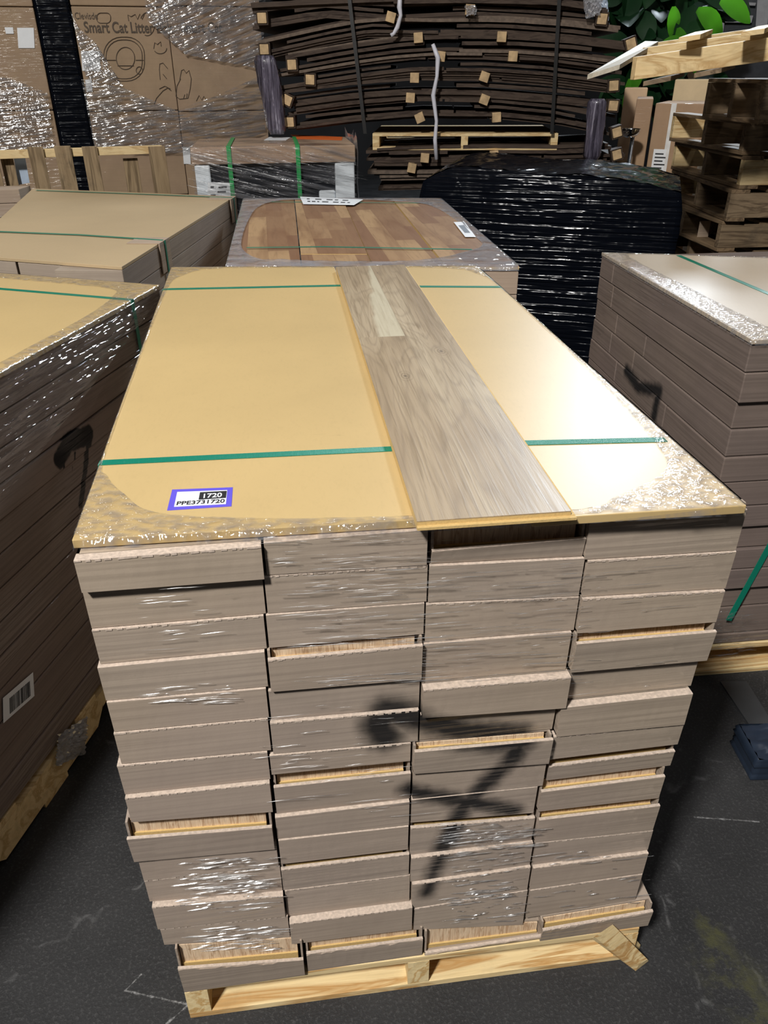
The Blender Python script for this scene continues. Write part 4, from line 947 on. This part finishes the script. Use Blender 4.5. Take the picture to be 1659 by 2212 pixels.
# clear film sheets, one over each side
def drape(polypx, f, m, name, label, N=46, off=.03, amp=.014, seed=1, back=None):
    """polypx: grid edge as (top row pts, bottom row pts)"""
    top, bot = polypx; rg = random.Random(seed); vs = []; J = 24
    def samp(pl, s): f_ = s*(len(pl)-1); i = min(int(f_), len(pl)-2); return (pl[i][0]+(pl[i+1][0]-pl[i][0])*(f_-i), pl[i][1]+(pl[i+1][1]-pl[i][1])*(f_-i))
    for j in range(J+1):
        for i in range(N+1):
            a = samp(top, i/N); b = samp(bot, i/N); t = j/J; u, v = a[0]*(1-t)+b[0]*t, a[1]*(1-t)+b[1]*t
            vs.append(f(u, v, -off-amp*abs(math.sin(i*.9+j*1.3))*rg.uniform(.3, 1)))
    return prop(obj(name, MB().add(vs, [(j*(N+1)+i, (j+1)*(N+1)+i, (j+1)*(N+1)+i+1, j*(N+1)+i+1) for j in range(J) for i in range(N)]), m, smooth=True), label, 'plastic film')
f_lit = film('stretch_film_cartons', 1.3, gloss=.55, milk=.35, sc=(7, 7, 55), white=.36, rot=(0, .3, 0), bump=1., rough=.22, cut=-.02)
f_lit2 = film('stretch_film_cartons_level', 1.4, (7, 7, 60), .36, rot=(0, .1, 0), bump=1., rough=.22, cut=0.0, gloss=.5, milk=.3)
drape(([(310, -15), (420, -15), (572, -15)], [(318, 45), (400, 118), (566, 150)]), onB, f_lit, 'stretch_film', 'crinkled clear film over the upper right litter box cartons', seed=3)
drape(([(176, 170), (268, 190), (380, 238), (470, 205), (568, 160)], [(205, 320), (280, 330), (390, 330), (480, 318), (572, 285)]), onB, f_lit2, 'stretch_film', 'crinkled clear film swathe across the lower litter box cartons', seed=4)
drape(([(153, 25), (170, 60), (205, 90)], [(188, 172), (220, 178), (266, 186)]), onB, f_lit, 'stretch_film', 'narrow film flap over the square sticker of the centre carton', seed=6, N=16)
drape(([(-60, 150), (30, 172), (104, 200)], [(-60, 330), (40, 330), (118, 318)]), onB, f_lit2, 'stretch_film', 'crinkled clear film over the lower left litter box cartons', seed=5)

fLo = lambda u, v, o: fL(u, v)+bL*o
drape(([(-150, 882), (0, 806), (170, 712), (342, 620)], [(-150, 1200), (0, 1075), (150, 890), (335, 650)]), fLo, film('stretch_film_left_side', 1.1, (7, 7, 75), .3, bump=1., rough=.1, dist=.02, milk=.12, cut=.02), 'stretch_film', 'bright creased clear film over the upper side of the near left stack', seed=9, off=.006, amp=.004)
drape(([(118, 1585), (182, 1545)], [(112, 1655), (176, 1625)]), fLo, f_grey, 'film_scrap', 'torn scrap of film stuck low on the near left stack above its pallet', seed=19, off=.006, amp=.012, N=14)
# ------------------------------------------------------------------ slatted pallet standing on edge in front of them
SA, SB = atd(0, 330, 4.95), atd(360, 330, 4.95); SA = V((SA.x, SA.y, 0)); SB = V((SB.x, SB.y, 0)); dS = (SB-SA).normalized(); bS = V((-dS.y, dS.x, 0))
def onS(u, v, b=0): return onp(u, v, SA, SB)+bS*b
t = thing('wooden_pallet', SA.lerp(SB, .4), 'weathered slatted pallet standing on edge before the litter box cartons', 'pallet')
for (u0, u1, v, bk_) in ((-40, -8, 330, 0), (-2, 26, 345, .075), (58, 92, 318, 0), (116, 152, 316, 0), (176, 209, 317, 0), (267, 299, 345, .075), (320, 356, 317, 0)):
    a = onS(u0, v, bk_); b = onS(u1, v, bk_); zt = a.z; a = V((a.x, a.y, 0)); b = V((b.x, b.y, 0))
    obj('slat', MB().hexa([a, b, b+bS*.018, a+bS*.018], [p+V((0,0,zt)) for p in (a, b, b+bS*.018, a+bS*.018)]), m_oldz, t, bevel=.002)
for (v0, v1) in ((323, 341),):
    a = onS(-60, v0, .02); b = onS(352, v0+4, .02); z0_, z1_ = onS(100, v1, .02).z, onS(100, v0, .02).z
    a = V((a.x, a.y, 0)); b = V((b.x, b.y, 0)); 
    obj('rail', MB().hexa([p+V((0,0,z0_)) for p in (a, b, b+bS*.05, a+bS*.05)], [p+V((0,0,z1_)) for p in (a, b, b+bS*.05, a+bS*.05)]), m_yelw, t, bevel=.002)
    obj('rail', MB().hexa([p+V((0,0,.1)) for p in (a, b, b+bS*.05, a+bS*.05)], [p+V((0,0,.2)) for p in (a, b, b+bS*.05, a+bS*.05)]), m_yelw, t, bevel=.002)
q = [onS(38, 405, .12), onS(62, 400, .12), onS(52, 345, .12), onS(26, 343, .12)]
prop(obj('plastic_sheet', MB().slab(q, bS*.004), plain('blue_white_sheet', (.45, .55, .68, 1), .5)), 'pale blue panel seen between the left slats of the standing pallet', 'sheet')

# ------------------------------------------------------------------ stack of old pallets on the right
N0 = atz(1618, 262, 1.31); N0 = V((N0.x, N0.y, 0)); Yd = atz(1463, 243, 1.31)-atz(1618, 262, 1.31); lp = Yd.length; Yd.z = 0; Yd.normalize(); Xd = V((Yd.y, -Yd.x, 0))
PN = ['bottom', 'second from the bottom', 'third from the bottom', 'fourth from the bottom', 'middle', 'fourth from the top', 'third from the top', 'second from the top', 'topmost level']
Hp = 1.31/9; rg = random.Random(77)
for k in range(9):
    j = V((rg.uniform(-.02, .02), rg.uniform(-.03, .03), 0)); an = rg.uniform(-.05, .05)
    y2 = Matrix.Rotation(an, 3, 'Z') @ Yd; x2 = Matrix.Rotation(an, 3, 'Z') @ Xd
    if k == 7: j = V((.02, 0, 0))
    # stringers along x2 : swap roles (deck boards run along y2)
    o = N0+j+V((0, 0, k*Hp+.001))
    t = thing('wooden_pallet', o, 'worn pallet in the leaning right-hand pallet stack, %s' % PN[k], 'pallet', 'old pallets stacked at the right'); tb = .017; Wd, Dp = 1.05, lp
    mm = [m_oldw, m_oldwy, m_yelw][(k*5) % 3] if k != 6 else m_yelw
    for s in range(3):
        yy = s*(Dp-.04)/2; a = o+y2*yy+V((0,0,tb)); obj('stringer', MB().beam(a, a+x2*Wd, y2*.04, V((0,0,Hp-2*tb-.002))), m_yelw if rg.random() < .35 else m_oldw, t, bevel=.002)
    for s in range(6):
        a = o+x2*(s*(Wd-.1)/5)+V((0,0,Hp-tb-.002)); obj('deck_board', MB().beam(a, a+y2*Dp, x2*.09, V((0,0,tb))), m_oldwy, t, bevel=.002)
    for s in range(4):
        a = o+x2*(s*(Wd-.1)/3); obj('bottom_board', MB().beam(a, a+y2*Dp, x2*.09, V((0,0,tb))), m_oldwy, t, bevel=.002)
    if k in (3, 5): obj('wood_block', MB().beam(o+V((0,0,tb))+y2*.3+x2*.03, o+V((0,0,tb))+y2*.55+x2*.2, x2*.06, V((0,0,.08))), m_card2, t)
# next two pallets set back to the right
for k in range(1):
    a = atd(1640, 250, 4.0); o = V((a.x, a.y, 1.312))
    t = thing('wooden_pallet', o, 'dark pallet set back on top of the right-hand pallet stack', 'pallet', 'old pallets stacked at the right'); Wd = .8; Dp = .6; hh = .17
    for s in range(3):
        yy = s*(Dp-.04)/2; a = o+Yd*yy+V((0,0,.017)); obj('stringer', MB().beam(a, a+Xd*Wd, Yd*.04, V((0,0,hh-.036))), m_oldw, t, bevel=.002)
    for s in range(5):
        for zz in (0, hh-.018):
            a = o+Xd*(s*(Wd-.1)/4)+V((0,0,zz)); obj('deck_board' if zz else 'bottom_board', MB().beam(a, a+Yd*Dp, Xd*.09, V((0,0,.017))), m_oldwy, t, bevel=.002)
# yellow pallet lying tilted on top
t = thing('wooden_pallet', atd(1520, 150, 3.85), 'newer yellow pallet lying tilted across the top of the right-hand stack', 'pallet', 'old pallets stacked at the right')
def qd3(pts): return [atd(u, v, D) for u, v, D in pts]
P = qd3([(1268, 172, 3.3), (1338, 150, 3.3), (1421, 99, 3.95), (1392, 98, 3.95)]); obj('deck_board', MB().slab(P, (0, 0, .016)), wood('whitewashed_wood', (.40, .36, .28, 1), (.50, .46, .38, 1), (.5, .42, .3, 1), 'y'), t, bevel=.001, label='whitish weathered end board')
for (u0, v0, D0_, u1, v1, D1, h) in ((1370, 173, 3.45, 1700, 126, 3.6, .075), (1392, 140, 3.75, 1700, 97, 3.9, .06), (1412, 124, 4.05, 1700, 84, 4.2, .055)):
    a, b = atd(u0, v0, D0_), atd(u1, v1, D1); s = V((0, .04, 0)); obj('stringer', MB().beam(a, b, s, V((0, 0, h))), m_yelw, t, bevel=.002)
for (u0, u1, v) in ((1465, 1512, 92), (1600, 1650, 80)):
    a = atd(u0, v, 3.42); b = atd(u0+35, v-14, 4.2); obj('deck_board', MB().beam(a, b, (atd(u1, v-7, 3.42)-a), V((0,0,.016))), m_yelw, t, bevel=.001)
for (u0, v) in ((1390, 176), (1500, 158)):
    a = atd(u0, v, 3.42); b = atd(u0+40, v-10, 4.2); obj('bottom_board', MB().beam(a, b, (atd(u0+60, v-12, 3.42)-a), V((0,0,-.016))), m_oldw, t, bevel=.001)

# ------------------------------------------------------------------ cartons, plant and wall behind the right side
def ubox(name, pts, D, depth, zb, m, label, cat, group=None, rot=0):
    (u0, v0), (u1, v1) = pts; a = atd(u0, v0, D); b = atd(u1, v1, D); zt = (a.z+b.z)/2; a = V((a.x, a.y, 0)); b = V((b.x, b.y, 0)); d = (b-a).normalized(); d2 = Matrix.Rotation(rot, 3, 'Z') @ d; b = a+d2*(b-a).length; bk = V((-d2.y, d2.x, 0))
    q = [a, b, b+bk*depth, a+bk*depth]; t = thing(name, (a+b)/2+V((0,0,zb)), label, cat, group)
    obj('carton_body', MB().hexa([p+V((0,0,zb)) for p in q], [p+V((0,0,zt)) for p in q]), m, t, bevel=.006); return t, a, b, bk, zt, d2
mw = cardboard('washer_carton_board', (.40, .27, .17, 1), None, coat=.1, streak=.1)
t, a, b, bk, zt, d2 = ubox('washing_machine_carton', [(1418, 215), (1640, 232)], 5.5, .5, 0, mw, 'tall brown washing machine carton behind the pallet stack', 'carton', rot=-.1)
mt = plain('white_tape', (.75, .74, .72, 1), .5)
for s in (.16, .52):
    p = a.lerp(b, s)-bk*.002; obj('packing_tape', MB().beam(p+V((0,0,.1)), p+V((0,0,zt)), d2*.03, -bk*.001), mt, t)
p = a+d2*.03-bk*.003; obj('shipping_label', MB().beam(p+V((0,0,zt-.39)), p+V((0,0,zt-.25)), d2*.075, -bk*.001), m_white, t)
for k in range(6): obj('printed_line', MB().beam(p+V((0,0,zt-.38+.02*k))+d2*.012-bk*.0015, p+V((0,0,zt-.372+.02*k))+d2*.012-bk*.0015, d2*(.05 if k % 2 else .065), -bk*.0005), m_ink, t)
text_obj('printed_words', 'WASHING MACHINE', .05, a+d2*.46-bk*.003+V((0,0,zt-.12)), d2, (0,0,1), m_brownink, t, .0005, True, sx=.7)
ubox('carton', [(1376, 212), (1412, 214)], 5.5, .5, 0, mw, 'dark carton side left of the washing machine carton', 'carton')
ubox('carton', [(1460, 165), (1580, 178)], 6.15, .3, 0, cardboard('bright_carton_board', (.70, .56, .36, 1), None, coat=0, streak=0), 'bright cream carton glimpsed above the washing machine carton', 'carton')
ubox('carton', [(1350, 190), (1400, 190)], 6.15, .3, 0, cardboard('bright_carton_board', (.70, .50, .32, 1), None, coat=0, streak=0), 'peach carton glimpsed between crates and plant', 'carton')
ubox('carton', [(1500, 68), (1530, 68)], 8.0, .2, 0, mw, 'narrow tall carton beside the window behind the yellow pallet', 'carton')

def leafmat(name, c, tr=.4):
    M = MT(name); p = M.obj(); nz = M.noise(p, 14, 3); col = M.mix(nz, tuple(x*.7 for x in c[:3])+(1,), tuple(x*1.25 for x in c[:3])+(1,))
    pb = M.n('BsdfPrincipled', {'Base Color': col, 'Roughness': .5, 'Specular IOR Level': .2}); tb = M.n('BsdfTranslucent', {'Color': M.mix(.0, (c[0]*2.2, c[1]*2.4, c[2], 1), (0, 0, 0, 1))})
    M.t.links.new(M.n('MixShader', {0: tr, 1: pb, 2: tb}), M.out.inputs[0]); return M.m
m_leaf = leafmat('dark_leaf', (.008, .035, .012, 1), .12); m_leaf2 = leafmat('backlit_leaf', (.10, .36, .03, 1), .45)  # second copy brighter: backlight on some leaves put into the colour
m_stem = plain('plant_stem', (.10, .09, .04, 1), .7)
pc0 = atd(1440, 300, 7.0)
tp = thing('leafy_plant', (pc0.x, pc0.y, 0), 'tall potted plant with big dark green leaves behind the crates', 'plant')
rg = random.Random(21)
def leaf(mb, c, size, dirv, nrm, m):
    d = dirv.normalized(); s = d.cross(nrm).normalized(); n = s.cross(d); vs = []; K = 7
    for k in range(K+1):
        t_ = k/K; w = size*.30*math.sin(math.pi*min(1, t_*.92+.06))**.8; y = d*size*t_-n*size*.25*t_*t_
        vs += [c+y-s*w+n*w*.25, c+y, c+y+s*w+n*w*.25]
    mb.add(vs, [q for k in range(K) for q in ((k*3, k*3+1, k*3+4, k*3+3), (k*3+1, k*3+2, k*3+5, k*3+4))], m)
fo = MB()
for i in range(150):
    u = rg.gauss(1415, 55); v = rg.uniform(-60, 205)
    if u > 1500: v = rg.uniform(-60, 60)
    if u < 1335: u = 1335+rg.uniform(0, 40)
    c = atd(u, v, rg.uniform(6.7, 7.4)); d = V((rg.uniform(-1, 1), rg.uniform(-1, .2), rg.uniform(-.9, .5))); leaf(fo, c, rg.uniform(.20, .36), d, V((rg.uniform(-.6, .6), -1, rg.uniform(.2, 1.2))), 0)
for (u, v, s, dx, dz) in ((1505, 22, .24, .8, -.5), (1555, 4, .22, .5, -.2), (1465, 60, .16, .3, -.9), (1480, 98, .16, -.8, .1), (1500, 75, .2, .25, -.9), (1455, 14, .15, .1, -1), (1470, 175, .14, .2, -1), (1360, 170, .12, .1, -1), (1350, 205, .12, .3, -1), (1375, 140, .14, .1, -1)):
    leaf(fo, atd(u, v, 6.6), s*1.15, V((dx, -.2, dz)), V((.1, -1, .5)), 1)
obj('foliage', fo, [m_leaf, m_leaf2], tp, smooth=True)
st_ = MB()
for (u, v) in ((1420, -40), (1480, -20), (1370, 60), (1500, 10)):
    st_.tube([V((pc0.x, pc0.y, .2)), V((pc0.x, pc0.y, .9))+V((rg.uniform(-.05, .05), 0, 0)), atd(u, v, 7.0)], [.025, .018, .010], 8)
obj('stem', st_, m_stem, tp, smooth=True)
pot = MB(); rr = [(.17, 0), (.22, .36), (.24, .38), (.24, .42)]
n = 24; vs = [V((pc0.x+r*math.cos(k*2*math.pi/n), pc0.y+r*math.sin(k*2*math.pi/n), z)) for r, z in rr for k in range(n)]
pot.add(vs, [(j*n+k, j*n+(k+1) % n, (j+1)*n+(k+1) % n, (j+1)*n+k) for j in range(3) for k in range(n)]+[tuple(range(n))[::-1], tuple(3*n+k for k in range(n))])
obj('pot', pot, plain('grey_pot', (.1, .1, .1, 1)), tp, smooth=True)

# small steel bowl-like fitting left of the washing machine carton
c = atd(1362, 278, 5.3); mb = MB(); n = 20; vs = []
for j in range(7):
    a = j/6*math.pi/2
    for k in range(n): vs.append(c+V((math.cos(k*2*math.pi/n)*.06*math.cos(a), math.sin(k*2*math.pi/n)*.06*math.cos(a), -.05*math.sin(a))))
mb.add(vs, [(j*n+(k+1) % n, j*n+k, (j+1)*n+k, (j+1)*n+(k+1) % n) for j in range(6) for k in range(n)])
tl = thing('floor_lamp', (c.x, c.y, 0), 'small chrome lamp head on a thin pole between crates and cartons', 'lamp')
obj('lamp_head', mb, plain('chrome', (.7, .72, .75, 1), .12, 1), tl, smooth=True)
obj('pole', MB().tube([V((c.x+.03, c.y+.02, 0)), V((c.x+.03, c.y+.02, c.z-.03))], .012, 10), plain('grey_pole', (.35, .37, .4, 1), .3, 1), tl, smooth=True)

# bluish wrapped thing at the right edge of the floor
m_bl = plain('dark_blue_film', (.02, .03, .05, 1), .25)
c = atz(1650, 1690, .0); mb = MB()
q = [V((c.x-.0, c.y-.06, 0)), V((c.x+.45, c.y-.10, 0)), V((c.x+.5, c.y+.32, 0)), V((c.x+.05, c.y+.32, 0))]
mb = lumpy((c.x-.03, c.y+.01), (c.x+.3, c.y-.03), .12, .07, .001, nx=20, ny=10, nz=10, seed=12, rr=.05)
prop(obj('wrapped_bundle', mb, m_bl, smooth=True), 'dark blue film-wrapped bundle on the floor at the right edge', 'bundle')
# flat black strip lying on the floor towards it
a = [atz(*p, 0) for p in ((1555, 1475), (1612, 1475), (1665, 1560), (1665, 1640))]
prop(obj('floor_mat', MB().slab(a, (0, 0, .006)), plain('dark_rubber', (.045, .048, .052, 1), .45)), 'dark rubber strip on the floor in front of the right stack', 'mat')

# ------------------------------------------------------------------ setting
def struct(name, mb, m): return prop(obj(name, mb, m), kind='structure')
struct('floor', MB().box((-8, -6, -.1), (12, 14.2, 0)), m_floor)
mwall = plain('dark_wall', (.018, .019, .022, 1), .8, var=.3, sc=2)
struct('wall_back', MB().box((-8, 14.0, 0), (12, 14.2, 7)), mwall)
struct('wall_left', MB().box((-8.2, -6, 0), (-8, 14.2, 7)), mwall)
struct('wall_right', MB().box((12, -6, 0), (12.2, 14.2, 7)), mwall)
# gridded window / shutter frame in the back right
Wn = thing('window_1', atd(1570, 60, 8.2), 'dark gridded window', 'window'); Wn['kind'] = 'structure'; del Wn['category']; del Wn['label']
a = atd(1488, 85, 8.2); b = atd(1700, 85, 8.2); a0 = V((a.x, a.y, 0)); b0 = V((b.x, b.y, 0)); dw = (b0-a0).normalized(); bw = V((-dw.y, dw.x, 0)); L = (b0-a0).length
obj('window_pane', MB().hexa([p+V((0,0,1.2)) for p in (a0, b0, b0+bw*.03, a0+bw*.03)], [p+V((0,0,3.2)) for p in (a0, b0, b0+bw*.03, a0+bw*.03)]), plain('dark_pane', (.04, .045, .055, 1), .2), Wn)
fr = MB(); mfr = plain('grey_frame', (.28, .28, .30, 1), .5)
def ww(u, v, o=-.02): return onp(u, v, a0, b0)+bw*o
for (p, q_, w) in (((1480, 40), (1625, 42), .05), ((1590, 8), (1632, 10), .02), ((1563, 0), (1553, 80), .06), ((1645, -10), (1640, 66), .06), ((1658, -10), (1652, 70), .03)):
    A_, B_ = ww(*p), ww(*q_); d = (B_-A_).normalized(); s = d.cross(bw)*w
    fr.beam(A_-s*.5, B_-s*.5, s, -bw*.03)
obj('window_frame', fr, mfr, Wn)

# ------------------------------------------------------------------ film pleats and scraps close up
fP = lambda u, v: aty(u, v, Y0-.006)
OY = V((0, -.0022, .0))
zones = [(640, 1240, 960, 1480, -.05, 110), (930, 1215, 1250, 1490, -.05, 70), (580, 1150, 930, 1230, -.04, 30), (310, 1475, 500, 1520, -.06, 22), (385, 1850, 580, 1965, -.08, 80), (430, 2000, 610, 2050, -.08, 36),
         (960, 1775, 1150, 1830, -.10, 50), (970, 1835, 1120, 1990, -.08, 70), (930, 1600, 1090, 1625, -.06, 14), (600, 1520, 900, 1760, -.08, 22), (260, 1180, 500, 1420, -.08, 20), (1180, 1220, 1460, 1500, -.1, 26), (1150, 1830, 1380, 1960, -.1, 16)]
prop(obj('stretch_film', pleats(zones, fP, m_glint, 0, OY, 4, ''), m_glint), 'bright level creases of clear film across the carton ends of the front stack', 'plastic film')
fP2 = lambda u, v: onp(u, v, R1a+V((-.02, -.03, 0)), R1a+V((1, -.05, 0)))
prop(obj('stretch_film', pleats([(1545, 1320, 1620, 1420, -.1, 60)], fP2, m_glint, 0, OY, 6, '', wmax=.3), m_glint), 'bright film creases low on the near face of the right stack', 'plastic film')
def prism_sheet(mb, m, label, group=None): return prop(obj('film_pleats', mb, m, smooth=True), label, 'plastic film', group)

# ------------------------------------------------------------------ light
def area(name, loc, target, size, power, color=(1, 1, 1), sy=None):
    l = bpy.data.lights.new(name, 'AREA'); l.energy = power; l.color = color; l.size = size
    if sy: l.shape = 'RECTANGLE'; l.size_y = sy
    o = bpy.data.objects.new(name, l); COL.objects.link(o); o.location = loc
    o.rotation_euler = (V(target)-V(loc)).to_track_quat('-Z', 'Y').to_euler(); return o
area('ceiling_lamp', (-2.3, -2.1, 5.6), (.3, 1.2, .5), .55, 540, (1, .97, .93))
area('ceiling_lamp', (5.0, 10.2, 6.0), (.5, 1.2, 1.0), 1.0, 520, (.80, .90, 1))
for x, y, p in ((-3.2, 1.5, 26), (1.2, .2, 22), (-1.2, 3.4, 30), (3.6, 2.6, 40), (.9, -2.8, 22), (-4.2, 5.5, 36), (5.2, 5.6, 45), (1.6, 6.8, 26)):
    area('ceiling_lamp', (x, y, 5.8), (x, y, 0), .11, p*.42, (1, .98, .95), .6)
w = bpy.data.worlds.new('world'); SC.world = w; w.use_nodes = True
bg = w.node_tree.nodes['Background']; bg.inputs[0].default_value = (.75, .82, 1, 1); bg.inputs[1].default_value = .03
SC.view_settings.view_transform = 'Standard'; SC.view_settings.look = 'None'; SC.view_settings.gamma = 1; SC.view_settings.exposure = 0
SC.view_settings.use_curve_mapping = False
SC.cycles.max_bounces = 8; SC.cycles.transparent_max_bounces = 12
